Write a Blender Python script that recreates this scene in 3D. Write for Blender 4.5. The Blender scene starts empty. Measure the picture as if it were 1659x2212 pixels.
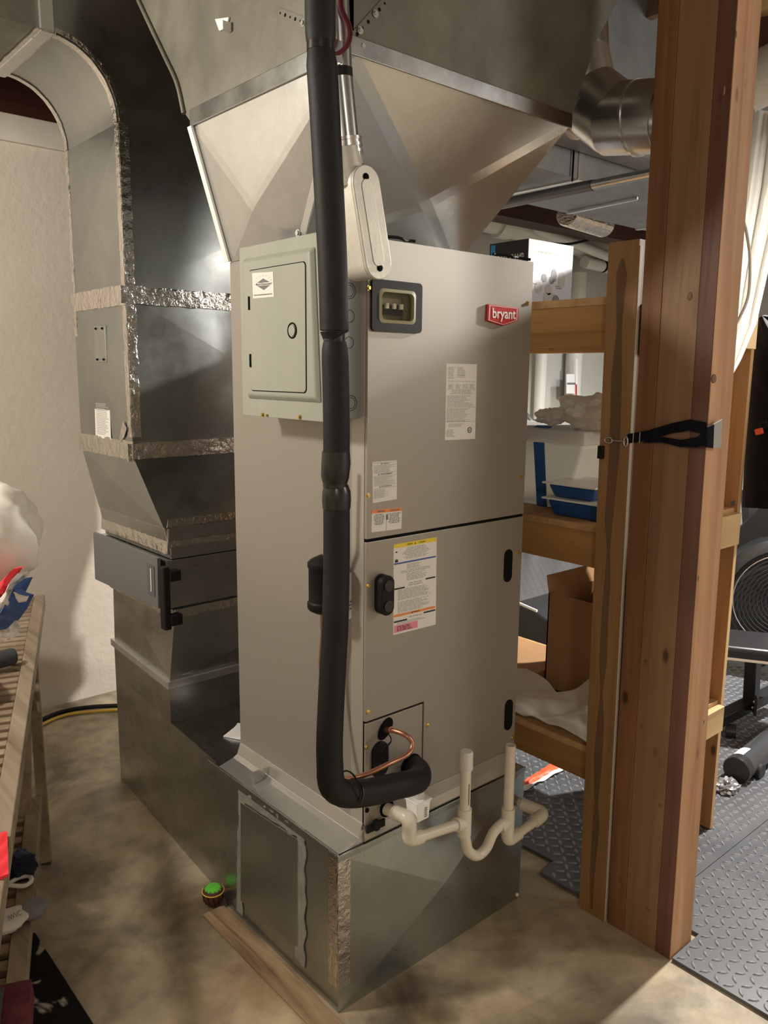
import bpy, math, random
from mathutils import Vector as V, Matrix, noise
random.seed(7)
S = bpy.context.scene
COL = S.collection
PI = math.pi

# ---------------------------------------------------------------- camera
W, H = 1659.0, 2212.0
CX, CY = W/2, H/2
VPA, VPB = (2850-CX, 825-CY), (-700-CX, 790-CY)
F = math.sqrt(-(VPA[0]*VPB[0]+VPA[1]*VPB[1]))
_ax = V((VPA[0], VPA[1], F)).normalized()
_ay = V((VPB[0], VPB[1], F)).normalized()
_az = _ax.cross(_ay).normalized()
_ay = _az.cross(_ax).normalized()
R = Matrix((_ax, _ay, _az)).transposed()          # world -> camera (x right, y down, z forward)
RT = R.transposed()
C0 = V((0, 0, 1.6))
def ray(u, v): return RT @ V((u-CX, v-CY, F))
def onx(u, v, x):
    d = ray(u, v); return C0 + d*((x-C0.x)/d.x)
def ony(u, v, y):
    d = ray(u, v); return C0 + d*((y-C0.y)/d.y)
def onz(u, v, z):
    d = ray(u, v); return C0 + d*((z-C0.z)/d.z)
cam = bpy.data.objects.new('camera', bpy.data.cameras.new('camera'))
COL.objects.link(cam)
cam.matrix_world = Matrix.Translation(C0) @ (RT @ Matrix(((1,0,0),(0,-1,0),(0,0,-1)))).to_4x4()
cam.data.sensor_fit = 'VERTICAL'; cam.data.sensor_height = 36.0
cam.data.lens = F/H*36.0
cam.data.clip_start = 0.05
S.camera = cam
# ---------------------------------------------------------------- light
S.view_settings.view_transform = 'Standard'; S.view_settings.look = 'None'
S.view_settings.gamma = 1.0; S.view_settings.use_curve_mapping = False
S.view_settings.exposure = 1.05
wd = bpy.data.worlds.new('world'); S.world = wd; wd.use_nodes = True
wd.node_tree.nodes['Background'].inputs[0].default_value = (1.0, .93, .82, 1)
wd.node_tree.nodes['Background'].inputs[1].default_value = .25
def lamp(name, loc, e, col, r=.06):
    l = bpy.data.lights.new(name, 'POINT'); l.energy = e; l.color = col; l.shadow_soft_size = r
    o = bpy.data.objects.new(name, l); o.location = loc; COL.objects.link(o); return o
def downlight(name, loc, e, col, r=.05, ang=164):
    l = bpy.data.lights.new(name, 'SPOT'); l.energy = e; l.color = col; l.shadow_soft_size = r; l.spot_size = math.radians(ang); l.spot_blend = .25
    o = bpy.data.objects.new(name, l); o.location = loc; COL.objects.link(o); return o
lamp('bulb_laundry', (-.55, 2.34, 2.45), 66, (1, .93, .82), .12)
downlight('bulb_gym', (3.9, 1.02, 2.50), 290, (1, .96, .89), .05)
lamp('fill_behind_camera', (-.9, -1.3, 2.5), 24, (1, .92, .80), .12)  # unseen fill lamp added behind the camera, brightens the cabinet front
downlight('bulb_gym_far', (5.6, 2.6, 2.6), 80, (.97, .98, 1), .08)
lamp('fill_gym_side', (4.2, -1.6, 2.6), 60, (1, .96, .90), .40)  # unseen soft fill, added to brighten the post's camera-side face

# ---------------------------------------------------------------- materials
def mat(name, col=(.5,.5,.5), rough=.5, metal=0., spec=.5, **kw):
    m = bpy.data.materials.new(name); m.use_nodes = True
    b = m.node_tree.nodes['Principled BSDF']
    b.inputs['Base Color'].default_value = (*col, 1); b.inputs['Roughness'].default_value = rough
    b.inputs['Metallic'].default_value = metal; b.inputs['Specular IOR Level'].default_value = spec
    for k, v in kw.items(): b.inputs[k.replace('_', ' ')].default_value = v
    return m
def nn(m, t, **kw):
    n = m.node_tree.nodes.new(t)
    for k, v in kw.items(): setattr(n, k, v)
    return n
def lk(m, a, b): m.node_tree.links.new(a, b)
def BS(m): return m.node_tree.nodes['Principled BSDF']
def coords(m, scale=(1,1,1), rot=(0,0,0)):
    tc = nn(m, 'ShaderNodeTexCoord'); mp = nn(m, 'ShaderNodeMapping')
    mp.inputs['Scale'].default_value = scale; mp.inputs['Rotation'].default_value = rot
    lk(m, tc.outputs['Object'], mp.inputs['Vector']); return mp.outputs['Vector']
def noisen(m, vec, scale=5, detail=3, rough=.5, dist=0):
    n = nn(m, 'ShaderNodeTexNoise'); n.inputs['Scale'].default_value = scale
    n.inputs['Detail'].default_value = detail; n.inputs['Roughness'].default_value = rough
    n.inputs['Distortion'].default_value = dist
    lk(m, vec, n.inputs['Vector']); return n.outputs['Fac']
def ramp(m, fac, stops):
    r = nn(m, 'ShaderNodeValToRGB'); e = r.color_ramp.elements
    while len(e) < len(stops): e.new(.5)
    for i, (p, c) in enumerate(stops):
        e[i].position = p; e[i].color = (*c, 1) if len(c) == 3 else c
    lk(m, fac, r.inputs['Fac']); return r.outputs['Color']
def bump(m, fac, strength=.3, dist=.01):
    b = nn(m, 'ShaderNodeBump'); b.inputs['Strength'].default_value = strength
    b.inputs['Distance'].default_value = dist; lk(m, fac, b.inputs['Height'])
    lk(m, b.outputs['Normal'], BS(m).inputs['Normal'])
def vary(name, c1, c2, rough=.5, metal=0., scale=6, detail=4, stretch=(1,1,1), bmp=0, bscale=60, bd=.004, lo=.35, hi=.65, **kw):
    m = mat(name, c1, rough, metal, **kw); v = coords(m, stretch)
    lk(m, ramp(m, noisen(m, v, scale, detail, .6), [(lo, c1), (hi, c2)]), BS(m).inputs['Base Color'])
    if bmp: bump(m, noisen(m, coords(m, stretch), bscale, 4, .6), bmp, bd)
    return m
def wood(name, c1, c2, c3, axis=2, rough=.55, s=1.0, knots=True):
    m = mat(name, c1, rough, 0, .3)
    st = [26*s, 26*s, 26*s]; st[axis] = 1.3*s
    f = noisen(m, coords(m, st), 1.0, 6, .6, .6)
    st2 = [5, 5, 5]; st2[axis] = .8
    g = noisen(m, coords(m, st2), 1.0, 3, .5, .3)
    c = ramp(m, f, [(.3, c3), (.45, c1), (.68, c2)])
    mx = nn(m, 'ShaderNodeMix', data_type='RGBA', blend_type='MULTIPLY'); mx.inputs[0].default_value = .75
    lk(m, c, mx.inputs[6]); lk(m, ramp(m, g, [(.3, (.62,.55,.48)), (.6, (1.05,1.02,1.0))]), mx.inputs[7])
    out = mx.outputs[2]
    if knots:
        st3 = [9, 9, 9]; st3[axis] = 4.0
        vo = nn(m, 'ShaderNodeTexVoronoi'); vo.inputs['Scale'].default_value = 1.0
        lk(m, coords(m, st3), vo.inputs['Vector'])
        k = ramp(m, vo.outputs['Distance'], [(.05, (.12,.06,.03)), (.11, (1,1,1))])
        mk = nn(m, 'ShaderNodeMix', data_type='RGBA', blend_type='MULTIPLY'); mk.inputs[0].default_value = .8
        lk(m, out, mk.inputs[6]); lk(m, k, mk.inputs[7]); out = mk.outputs[2]
    lk(m, out, BS(m).inputs['Base Color']); bump(m, f, .25, .003)
    return m
def galv(name, c1, c2, rough, metal=.9, spangle=45, bmp=.06):
    m = mat(name, c1, rough, metal)
    vo = nn(m, 'ShaderNodeTexVoronoi'); vo.inputs['Scale'].default_value = spangle*4
    lk(m, coords(m), vo.inputs['Vector'])
    sp = ramp(m, vo.outputs['Color'], [(.1, (.95,.95,.95)), (.9, (1.03,1.03,1.03))])
    base = ramp(m, noisen(m, coords(m), 5, 6, .62, .3), [(.34, c1), (.68, c2)])
    mx = nn(m, 'ShaderNodeMix', data_type='RGBA', blend_type='MULTIPLY'); mx.inputs[0].default_value = .8
    lk(m, base, mx.inputs[6]); lk(m, sp, mx.inputs[7]); lk(m, mx.outputs[2], BS(m).inputs['Base Color'])
    r = ramp(m, noisen(m, coords(m), 9, 4, .6), [(.3, (rough*.85,)*3), (.7, (min(1, rough*1.2),)*3)])
    lk(m, r, BS(m).inputs['Roughness']); bump(m, noisen(m, coords(m), 7, 2, .4), bmp, .02)
    return m
M = {}
M['galv'] = galv('galvanised_steel', (.40,.415,.41), (.50,.51,.49), .27, 1.0)
M['galv_new'] = galv('bright_galvanised', (.55,.56,.55), (.64,.645,.62), .24, .8, bmp=.015)
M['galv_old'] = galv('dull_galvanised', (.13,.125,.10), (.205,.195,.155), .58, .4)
M['galv_base'] = galv('base_galvanised', (.36,.40,.385), (.45,.475,.445), .30, .95)
M['galv_riser'] = galv('riser_galvanised', (.33,.35,.345), (.41,.425,.405), .31, 1.0, bmp=.01)
M['steel'] = mat('zinc_steel', (.6,.6,.58), .3, .95)
M['foil'] = vary('foil_tape', (.74,.71,.66), (.64,.62,.58), .20, 1.0, 8, bmp=1.0, bscale=38, bd=.006)
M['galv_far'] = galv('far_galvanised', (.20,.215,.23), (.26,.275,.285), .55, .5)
M['mastic'] = vary('duct_sealant', (.25,.255,.225), (.33,.33,.29), .55, .3, 20, bmp=.6, bscale=50)
M['ahu'] = mat('taupe_painted_steel', (.345,.32,.28), .38, .35, .5)
M['ahu_rail'] = mat('light_taupe_steel', (.45,.43,.38), .4, .4)
M['panel'] = vary('grey_green_enamel', (.33,.35,.29), (.36,.375,.315), .32, 0, 2.5, stretch=(1,6,.6))
M['panel_side'] = mat('blue_grey_enamel', (.27,.31,.31), .4)
M['black'] = mat('black_plastic', (.010,.010,.010), .5, 0, .22)
M['insul'] = vary('black_foam_rubber', (.009,.009,.010), (.014,.014,.014), .60, 0, 14, bmp=.15, bscale=90, spec=.3)
M['tape_b'] = mat('black_vinyl_tape', (.014,.014,.015), .28)
M['gap'] = mat('dark_gap', (.008,.008,.008), .8, 0, .08)
M['white_label'] = mat('label_paper', (.78,.77,.72), .45)
M['ink'] = mat('label_ink', (.16,.16,.16), .6)
M['ink_l'] = mat('fine_print_ink', (.42,.41,.39), .6)
M['inkb'] = mat('black_ink', (.01,.01,.01), .6)
M['yellow'] = mat('yellow_ink', (.80,.62,.04), .5)
M['blue_ink'] = mat('blue_ink', (.05,.10,.36), .5)
M['orange_ink'] = mat('orange_ink', (.85,.28,.08), .5)
M['pink'] = mat('pink_ink', (.78,.28,.36), .5)
M['red'] = mat('badge_red', (.52,.012,.018), .3)
M['white'] = mat('white_gloss', (.85,.85,.83), .35)
M['brass'] = mat('brass_screw', (.62,.46,.16), .3, .9)
M['copper'] = vary('copper_tube', (.50,.25,.16), (.38,.18,.11), .36, .8, 12)
M['pvc'] = vary('cream_pvc', (.68,.63,.52), (.75,.71,.61), .33, 0, 9)
M['pvc_w'] = mat('white_pvc', (.66,.64,.58), .4)
M['cast'] = vary('cast_aluminium', (.58,.56,.49), (.66,.64,.56), .48, .35, 20, bmp=.2, bscale=80, bd=.002)
M['glass'] = mat('window_pane', (.9,.88,.75), .05, 0, .5, Transmission_Weight=1.0, IOR=1.25)
M['olive'] = mat('olive_bezel', (.32,.30,.18), .35)
M['wall'] = vary('painted_concrete_wall', (.62,.55,.47), (.67,.60,.52), .72, 0, 1.5, 5, bmp=.35, bscale=28, bd=.012)
M['wall2'] = vary('white_painted_wall', (.50,.49,.45), (.54,.53,.49), .7, 0, 1.2, 4, bmp=.2, bscale=20, bd=.008)
M['sill'] = vary('sill_plate_paint', (.60,.56,.49), (.66,.62,.55), .7, 0, 4)
M['jw'] = wood('joist_lumber', (.20,.14,.09), (.25,.18,.12), (.13,.09,.055), 0)
M['jdark'] = wood('dark_red_rim_lumber', (.055,.018,.011), (.07,.025,.015), (.03,.012,.008), 0, knots=False)
M['post_a'] = wood('amber_lumber', (.21,.098,.045), (.26,.125,.058), (.155,.07,.032))
M['post_b'] = wood('tan_lumber', (.225,.135,.07), (.275,.165,.088), (.165,.09,.043))
M['post_c'] = wood('red_brown_lumber', (.125,.06,.042), (.15,.074,.05), (.09,.042,.03))
M['post_d'] = wood('orange_lumber', (.50,.29,.16), (.60,.37,.21), (.38,.20,.11))
M['shelf_post'] = wood('stained_stud_lumber', (.29,.165,.072), (.34,.20,.088), (.23,.125,.055), knots=False)
M['stud_stain'] = wood('dark_water_stain', (.15,.09,.048), (.18,.108,.056), (.11,.062,.032), knots=False)
M['rail'] = wood('rail_lumber', (.40,.22,.075), (.47,.27,.10), (.30,.15,.05), 1)
M['plyf'] = wood('shelf_plywood', (.50,.31,.15), (.58,.37,.18), (.40,.24,.11), 0)
M['ply'] = wood('back_plywood', (.52,.28,.12), (.60,.34,.15), (.42,.21,.085), 2)
M['plyedge'] = wood('plywood_edge', (.62,.42,.22), (.70,.50,.28), (.30,.17,.08), 2, knots=False)
M['endrail'] = wood('pale_rail_lumber', (.62,.44,.22), (.70,.52,.28), (.50,.34,.16), 0)
M['bench'] = wood('weathered_teak', (.30,.245,.175), (.40,.335,.25), (.19,.145,.10), 1, .6, knots=False)
M['slat'] = wood('weathered_slat', (.30,.235,.165), (.42,.34,.25), (.17,.125,.085), 0, .6, knots=False)
M['card'] = vary('brown_cardboard', (.34,.185,.08), (.37,.205,.09), .8, 0, 3)
M['ridge'] = mat('pale_edge_strip', (.68,.62,.53), .6)
M['rubber'] = mat('rubber', (.02,.02,.02), .5)
M['blackcloth'] = vary('black_fabric', (.005,.005,.009), (.009,.009,.014), .85, 0, 30, bmp=.4, bscale=120, spec=.1)
M['plastic0'] = mat('clear_poly_sheet', (.86,.85,.81), .38, 0, .5)
M['film0'] = mat('frosted_plastic_film', (.9,.9,.87), .35, 0, .6, Transmission_Weight=.55, IOR=1.2)
def thinmat(name, col, f=.5, rough=.35):
    m = mat(name, col, rough, 0, .5); nt = m.node_tree; out = nt.nodes['Material Output']
    tr_ = nn(m, 'ShaderNodeBsdfTranslucent'); tr_.inputs['Color'].default_value = (*col, 1)
    ms = nn(m, 'ShaderNodeMixShader'); ms.inputs[0].default_value = f
    lk(m, BS(m).outputs[0], ms.inputs[1]); lk(m, tr_.outputs[0], ms.inputs[2]); lk(m, ms.outputs[0], out.inputs['Surface']); return m
M['film'] = thinmat('frosted_plastic_film', (.88,.87,.83), .55, .25)
M['plastic'] = thinmat('white_poly_sheet', (.88,.87,.84), .60, .4)
M['bin'] = mat('frosted_storage_bin', (.80,.79,.72), .45, 0, .5, Transmission_Weight=.45, IOR=1.2)
M['bluetape'] = mat('blue_tape', (.015,.09,.30), .5)
M['bluetray'] = mat('blue_enamel_tray', (.012,.075,.26), .3)
M['orange'] = mat('safety_orange', (.90,.13,.04), .45)
M['redcloth'] = vary('red_cloth', (.62,.02,.03), (.70,.03,.04), .8, 0, 20, bmp=.5, bscale=50)
M['hotred'] = vary('bright_red_cloth', (.85,.03,.045), (.9,.04,.06), .8, 0, 20, bmp=.5, bscale=50)
M['bluecloth'] = vary('blue_cloth', (.03,.07,.22), (.04,.09,.27), .8, 0, 20, bmp=.5, bscale=50)
M['navy'] = vary('navy_cloth', (.008,.012,.03), (.014,.02,.045), .85, 0, 20, bmp=.5, bscale=50)
M['cloth'] = vary('off_white_cloth', (.62,.58,.53), (.68,.65,.60), .85, 0, 9, bmp=.4, bscale=30)
M['grey'] = vary('charcoal_cloth', (.05,.055,.06), (.07,.075,.08), .8, 0, 10, bmp=.3, bscale=60)
M['heel'] = mat('grey_knit', (.20,.20,.22), .9)
M['maroon'] = vary('maroon_cloth', (.09,.012,.018), (.13,.02,.025), .9, 0, 40, bmp=.5, bscale=60)
M['green'] = vary('green_felt', (.08,.42,.03), (.12,.50,.05), .8, 0, 60, bmp=.5, bscale=90)
M['drum'] = mat('dark_brown_shell', (.09,.03,.02), .5)
M['yrope'] = mat('yellow_cable', (.62,.40,.05), .5)
M['boxdark'] = mat('carton_black', (.018,.018,.022), .45)
M['carton_white'] = mat('carton_white', (.50,.51,.56), .4)
M['boxblue'] = mat('carton_blue', (.03,.30,.62), .45)
M['eqblack'] = mat('black_powder_coat', (.018,.019,.021), .35)
M['vinyl'] = mat('black_vinyl_pad', (.022,.022,.024), .30)
M['pale'] = mat('pale_green_board', (.62,.62,.46), .6)
M['duct_white'] = mat('grey_white_duct_wrap', (.62,.61,.56), .5, .2)
M['plank'] = wood('floor_scrap_board', (.30,.21,.12), (.44,.33,.20), (.13,.075,.04), 1, .7)

# concrete floor
m = M['floor'] = mat('stained_concrete', (.4,.36,.28), .45, 0, .4)
a = ramp(m, noisen(m, coords(m), 1.9, 7, .62, .7), [(.34, (.17,.135,.09)), (.5, (.36,.305,.215)), (.66, (.56,.48,.345))])
b_ = ramp(m, noisen(m, coords(m), 6.5, 6, .6, .4), [(.30, (.50,.50,.54)), (.50, (.95,.94,.92)), (.66, (1.25,1.22,1.15))])
mx = nn(m, 'ShaderNodeMix', data_type='RGBA', blend_type='MULTIPLY'); mx.inputs[0].default_value = .8
lk(m, a, mx.inputs[6]); lk(m, b_, mx.inputs[7])
v3 = nn(m, 'ShaderNodeTexVoronoi'); v3.inputs['Scale'].default_value = 2.1; lk(m, coords(m), v3.inputs['Vector'])
sp = ramp(m, v3.outputs['Distance'], [(.03, (.32,.26,.2)), (.075, (1,1,1))])
mx2 = nn(m, 'ShaderNodeMix', data_type='RGBA', blend_type='MULTIPLY'); mx2.inputs[0].default_value = .55
lk(m, mx.outputs[2], mx2.inputs[6]); lk(m, sp, mx2.inputs[7])
cur = mx2.outputs[2]
geo = nn(m, 'ShaderNodeNewGeometry'); nz = noisen(m, coords(m), 9, 4, .6)
for px_, r0, r1, c_ in (((1.26,1.27,0), .02, .16, (.42,.36,.30)), ((1.05,1.62,0), .03, .30, (.70,.56,.44)), ((1.60,1.28,0), .0, .10, (.62,.56,.5)), ((.98,2.05,0), .0, .13, (.62,.52,.42))):
    dn_ = nn(m, 'ShaderNodeVectorMath', operation='DISTANCE'); lk(m, geo.outputs['Position'], dn_.inputs[0]); dn_.inputs[1].default_value = px_
    ad = nn(m, 'ShaderNodeMath', operation='MULTIPLY_ADD'); lk(m, nz, ad.inputs[0]); ad.inputs[1].default_value = .28; 
    sb = nn(m, 'ShaderNodeMath', operation='SUBTRACT'); lk(m, dn_.outputs['Value'], sb.inputs[0]); sb.inputs[1].default_value = .14; lk(m, sb.outputs[0], ad.inputs[2])
    rc = ramp(m, ad.outputs[0], [(r0, c_), (r1, (1,1,1))])
    mz_ = nn(m, 'ShaderNodeMix', data_type='RGBA', blend_type='MULTIPLY'); mz_.inputs[0].default_value = 1
    lk(m, cur, mz_.inputs[6]); lk(m, rc, mz_.inputs[7]); cur = mz_.outputs[2]
lk(m, cur, BS(m).inputs['Base Color'])
lk(m, ramp(m, noisen(m, coords(m), 3, 5, .6), [(.35, (.30,.30,.30)), (.65, (.62,.62,.62))]), BS(m).inputs['Roughness'])
bump(m, noisen(m, coords(m), 14, 5, .6), .12, .01)
# cow-print rug
m = M['rug'] = mat('cow_print_rug', (.01,.01,.01), .9, 0, .2)
lk(m, ramp(m, noisen(m, coords(m), 4.2, 4, .55, .5), [(.565, (.008,.007,.006)), (.585, (.42,.38,.30))]), BS(m).inputs['Base Color'])
bump(m, noisen(m, coords(m), 180, 2, .5), .6, .004)
# diamond plate rubber
m = M['mat'] = mat('diamond_tread_rubber', (.13,.135,.145), .36, 0, .5)
def mth(op, a, b=None, c=None):
    n = nn(m, 'ShaderNodeMath', operation=op)
    for i, x in enumerate((a, b, c)):
        if x is None: continue
        if isinstance(x, (int, float)): n.inputs[i].default_value = x
        else: lk(m, x, n.inputs[i])
    return n.outputs[0]
sx = nn(m, 'ShaderNodeSeparateXYZ'); lk(m, coords(m, (29,29,1), (0,0,.0)), sx.inputs[0])
X, Y = sx.outputs[0], sx.outputs[1]
fx, fy = mth('FLOOR', X), mth('FLOOR', Y)
lx, ly = mth('SUBTRACT', mth('SUBTRACT', X, fx), .5), mth('SUBTRACT', mth('SUBTRACT', Y, fy), .5)
par = mth('SUBTRACT', mth('MULTIPLY', mth('MODULO', mth('ABSOLUTE', mth('ADD', fx, fy)), 2), 2), 1)   # -1 / +1
sy_ = mth('MULTIPLY', ly, par)
p, q = mth('MULTIPLY', mth('ADD', lx, sy_), .7071), mth('MULTIPLY', mth('SUBTRACT', lx, sy_), .7071)
e = mth('ADD', mth('POWER', mth('DIVIDE', mth('ABSOLUTE', p), .56), 2), mth('POWER', mth('DIVIDE', mth('ABSOLUTE', q), .15), 2))
hgt = mth('MAXIMUM', mth('SUBTRACT', 1, e), 0); hgt = mth('MINIMUM', mth('MULTIPLY', hgt, 2.2), 1)
bump(m, hgt, 1.0, .006)

M['mat_plain'] = vary('mat_rubber', (.075,.078,.088), (.11,.115,.125), .40, 0, 5)
M['tread'] = mat('worn_sheen_tread_rubber', (.20,.21,.23), .32)  # lighter than the mat for wear and for highlights painted into the treads
# ---------------------------------------------------------------- mesh helpers
class MB:
    def __init__(s): s.v = []; s.f = []; s.m = []; s.cur = 0
    def add(s, vs, fs):
        o = len(s.v); s.v += [tuple(x) for x in vs]; s.f += [tuple(i+o for i in f) for f in fs]; s.m += [s.cur]*len(fs)
        return s
    def box(s, x0, x1, y0, y1, z0, z1):
        return s.add([(x,y,z) for x in (x0,x1) for y in (y0,y1) for z in (z0,z1)],
                     [(0,1,3,2),(4,6,7,5),(0,4,5,1),(2,3,7,6),(0,2,6,4),(1,5,7,3)])
    def hull8(s, bot, top):     # two quads of four points each
        return s.add(list(bot)+list(top), [(3,2,1,0),(4,5,6,7),(0,1,5,4),(1,2,6,5),(2,3,7,6),(3,0,4,7)])
    def prism(s, pts, d):
        d = V(d); n = len(pts); p = [V(x) for x in pts]
        return s.add(p+[x+d for x in p], [tuple(range(n))[::-1], tuple(range(n,2*n))]+[(i,(i+1)%n,n+(i+1)%n,n+i) for i in range(n)])
    def obox(s, c, ex, ey, ez):    # oriented box, half vectors
        c, ex, ey, ez = V(c), V(ex), V(ey), V(ez)
        return s.add([c+a*ex+b*ey+k*ez for a in (-1,1) for b in (-1,1) for k in (-1,1)],
                     [(0,1,3,2),(4,6,7,5),(0,4,5,1),(2,3,7,6),(0,2,6,4),(1,5,7,3)])
    def beam(s, p0, p1, w, h, up=(0,0,1)):
        p0, p1 = V(p0), V(p1); d = (p1-p0); t = d.normalized(); sd = t.cross(V(up)).normalized(); u = sd.cross(t)
        return s.obox((p0+p1)/2, d/2, sd*w/2, u*h/2)
    def tube(s, path, r, n=16, cap=True, hollow=0):
        P = [V(p) for p in path]; rr = r if isinstance(r, (list, tuple)) else [r]*len(P)
        t0 = (P[1]-P[0]).normalized(); up = V((0,0,1)) if abs(t0.z) < .9 else V((1,0,0))
        nrm = t0.cross(up).normalized(); rings = []; prev = t0
        for i, p in enumerate(P):
            t = (P[min(i+1, len(P)-1)]-P[max(i-1, 0)]).normalized()
            ax = prev.cross(t)
            if ax.length > 1e-6: nrm = Matrix.Rotation(prev.angle(t), 3, ax.normalized()) @ nrm
            nrm = (nrm - t*nrm.dot(t)).normalized(); b = t.cross(nrm); prev = t
            rings.append([p+(nrm*math.cos(2*PI*k/n)+b*math.sin(2*PI*k/n))*rr[i] for k in range(n)])
        vs = [v for rg in rings for v in rg]; L = len(P)
        fs = [(i*n+k, i*n+(k+1)%n, (i+1)*n+(k+1)%n, (i+1)*n+k) for i in range(L-1) for k in range(n)]
        if cap: fs += [tuple(range(n))[::-1], tuple((L-1)*n+k for k in range(n))]
        return s.add(vs, fs)
    def cyl(s, p0, p1, r, n=20, r1=None):
        return s.tube([p0, p1], [r, r if r1 is None else r1], n)
    def lathe(s, c, axis, prof, n=24):     # prof: (dist along axis, radius)
        c, axis = V(c), V(axis).normalized()
        return s.tube2([c+axis*a for a, _ in prof], [max(r, 1e-4) for _, r in prof], axis, n)
    def tube2(s, P, rr, ax, n):
        up = V((0,0,1)) if abs(ax.z) < .9 else V((1,0,0)); a = ax.cross(up).normalized(); b = ax.cross(a)
        L = len(P); vs = [p+(a*math.cos(2*PI*k/n)+b*math.sin(2*PI*k/n))*r for p, r in zip(P, rr) for k in range(n)]
        fs = [(i*n+(k+1)%n, i*n+k, (i+1)*n+k, (i+1)*n+(k+1)%n) for i in range(L-1) for k in range(n)]
        return s.add(vs, fs+[tuple(range(n)), tuple((L-1)*n+k for k in range(n))[::-1]])
    def sphere(s, c, r, nu=20, nv=12, sc=(1,1,1), fn=None):
        c = V(c); vs = []
        for j in range(nv+1):
            th = PI*j/nv
            for i in range(nu):
                ph = 2*PI*i/nu; d = V((math.sin(th)*math.cos(ph), math.sin(th)*math.sin(ph), math.cos(th)))
                k = fn(d) if fn else 1
                vs.append(c+V((d.x*sc[0], d.y*sc[1], d.z*sc[2]))*r*k)
        return s.add(vs, [(j*nu+i, (j+1)*nu+i, (j+1)*nu+(i+1)%nu, j*nu+(i+1)%nu) for j in range(nv) for i in range(nu)])
    def grid(s, fn, nu, nv, th=0, nrm=None):      # fn(a,b) -> point, a,b in 0..1 ; th gives it a back side
        vs = [V(fn(i/nu, j/nv)) for j in range(nv+1) for i in range(nu+1)]; w = nu+1
        fs = [(j*w+i, j*w+i+1, (j+1)*w+i+1, (j+1)*w+i) for j in range(nv) for i in range(nu)]
        if th:
            o = len(vs); nr = V(nrm).normalized(); vs += [v-nr*th for v in vs]
            fs += [tuple(x+o for x in f[::-1]) for f in fs]
            ed = [i for i in range(w)]+[j*w+nu for j in range(1,nv+1)]+[nv*w+i for i in range(nu-1,-1,-1)]+[j*w for j in range(nv-1,0,-1)]
            fs += [(ed[k], ed[k]+o, ed[(k+1)%len(ed)]+o, ed[(k+1)%len(ed)]) for k in range(len(ed))]
        return s.add(vs, fs)
    def build(s, name, m, parent=None, smooth=None, bevel=0, seg=2, fix=True):
        me = bpy.data.meshes.new(name); me.from_pydata(s.v, [], s.f)
        ms = m if isinstance(m, (list, tuple)) else [m]
        for k in ms: me.materials.append(M[k] if isinstance(k, str) else k)
        for p, i in zip(me.polygons, s.m): p.material_index = i
        if fix:
            import bmesh
            bm = bmesh.new(); bm.from_mesh(me); bmesh.ops.remove_doubles(bm, verts=bm.verts, dist=1e-6)
            bmesh.ops.recalc_face_normals(bm, faces=bm.faces); bm.to_mesh(me); bm.free()
        if smooth:
            for p in me.polygons: p.use_smooth = True
            me.set_sharp_from_angle(angle=math.radians(smooth))
        o = bpy.data.objects.new(name, me); COL.objects.link(o)
        if bevel:
            b = o.modifiers.new('bevel', 'BEVEL'); b.width = bevel; b.segments = seg; b.limit_method = 'ANGLE'; b.angle_limit = math.radians(40)
        if parent:
            o.parent = parent; q = parent
            T = parent.location if parent.type == 'EMPTY' else V((0,0,0))
            o.matrix_parent_inverse = Matrix.Translation(-T)
        return o
def tag(o, label, cat, group=None):
    o['label'] = label; o['category'] = cat
    if group: o['group'] = group
    return o
def thing(name, label, cat, loc, group=None):
    o = bpy.data.objects.new(name, None); o.empty_display_size = .05; o.location = loc; COL.objects.link(o)
    return tag(o, label, cat, group)
def struct(o): o['kind'] = 'structure'; return o
def plabel(o, t): o['label'] = t; return o
def arc(c, a, b, n, a0=0, a1=PI/2):     # c + a cos + b sin
    c, a, b = V(c), V(a), V(b)
    return [c+a*math.cos(a0+(a1-a0)*i/n)+b*math.sin(a0+(a1-a0)*i/n) for i in range(n+1)]
def fillet(pts, r, n=6):
    P = [V(p) for p in pts]; out = [P[0]]
    for i in range(1, len(P)-1):
        a, b = (P[i-1]-P[i]), (P[i+1]-P[i]); rr = min(r, a.length*.49, b.length*.49)
        s0, s1 = P[i]+a.normalized()*rr, P[i]+b.normalized()*rr
        for k in range(n+1):
            t = k/n; out.append(s0*(1-t)**2+P[i]*2*t*(1-t)+s1*t*t)
    return out+[P[-1]]
def spline(pts, n=8):
    P = [V(p) for p in pts]; P = [P[0]*2-P[1]]+P+[P[-1]*2-P[-2]]; out = []
    for i in range(1, len(P)-2):
        for k in range(n):
            t = k/n; a, b, c, d = P[i-1], P[i], P[i+1], P[i+2]
            out.append(.5*((2*b)+(c-a)*t+(2*a-5*b+4*c-d)*t*t+(3*b-a-3*c+d)*t**3))
    return out+[P[-2]]
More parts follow.
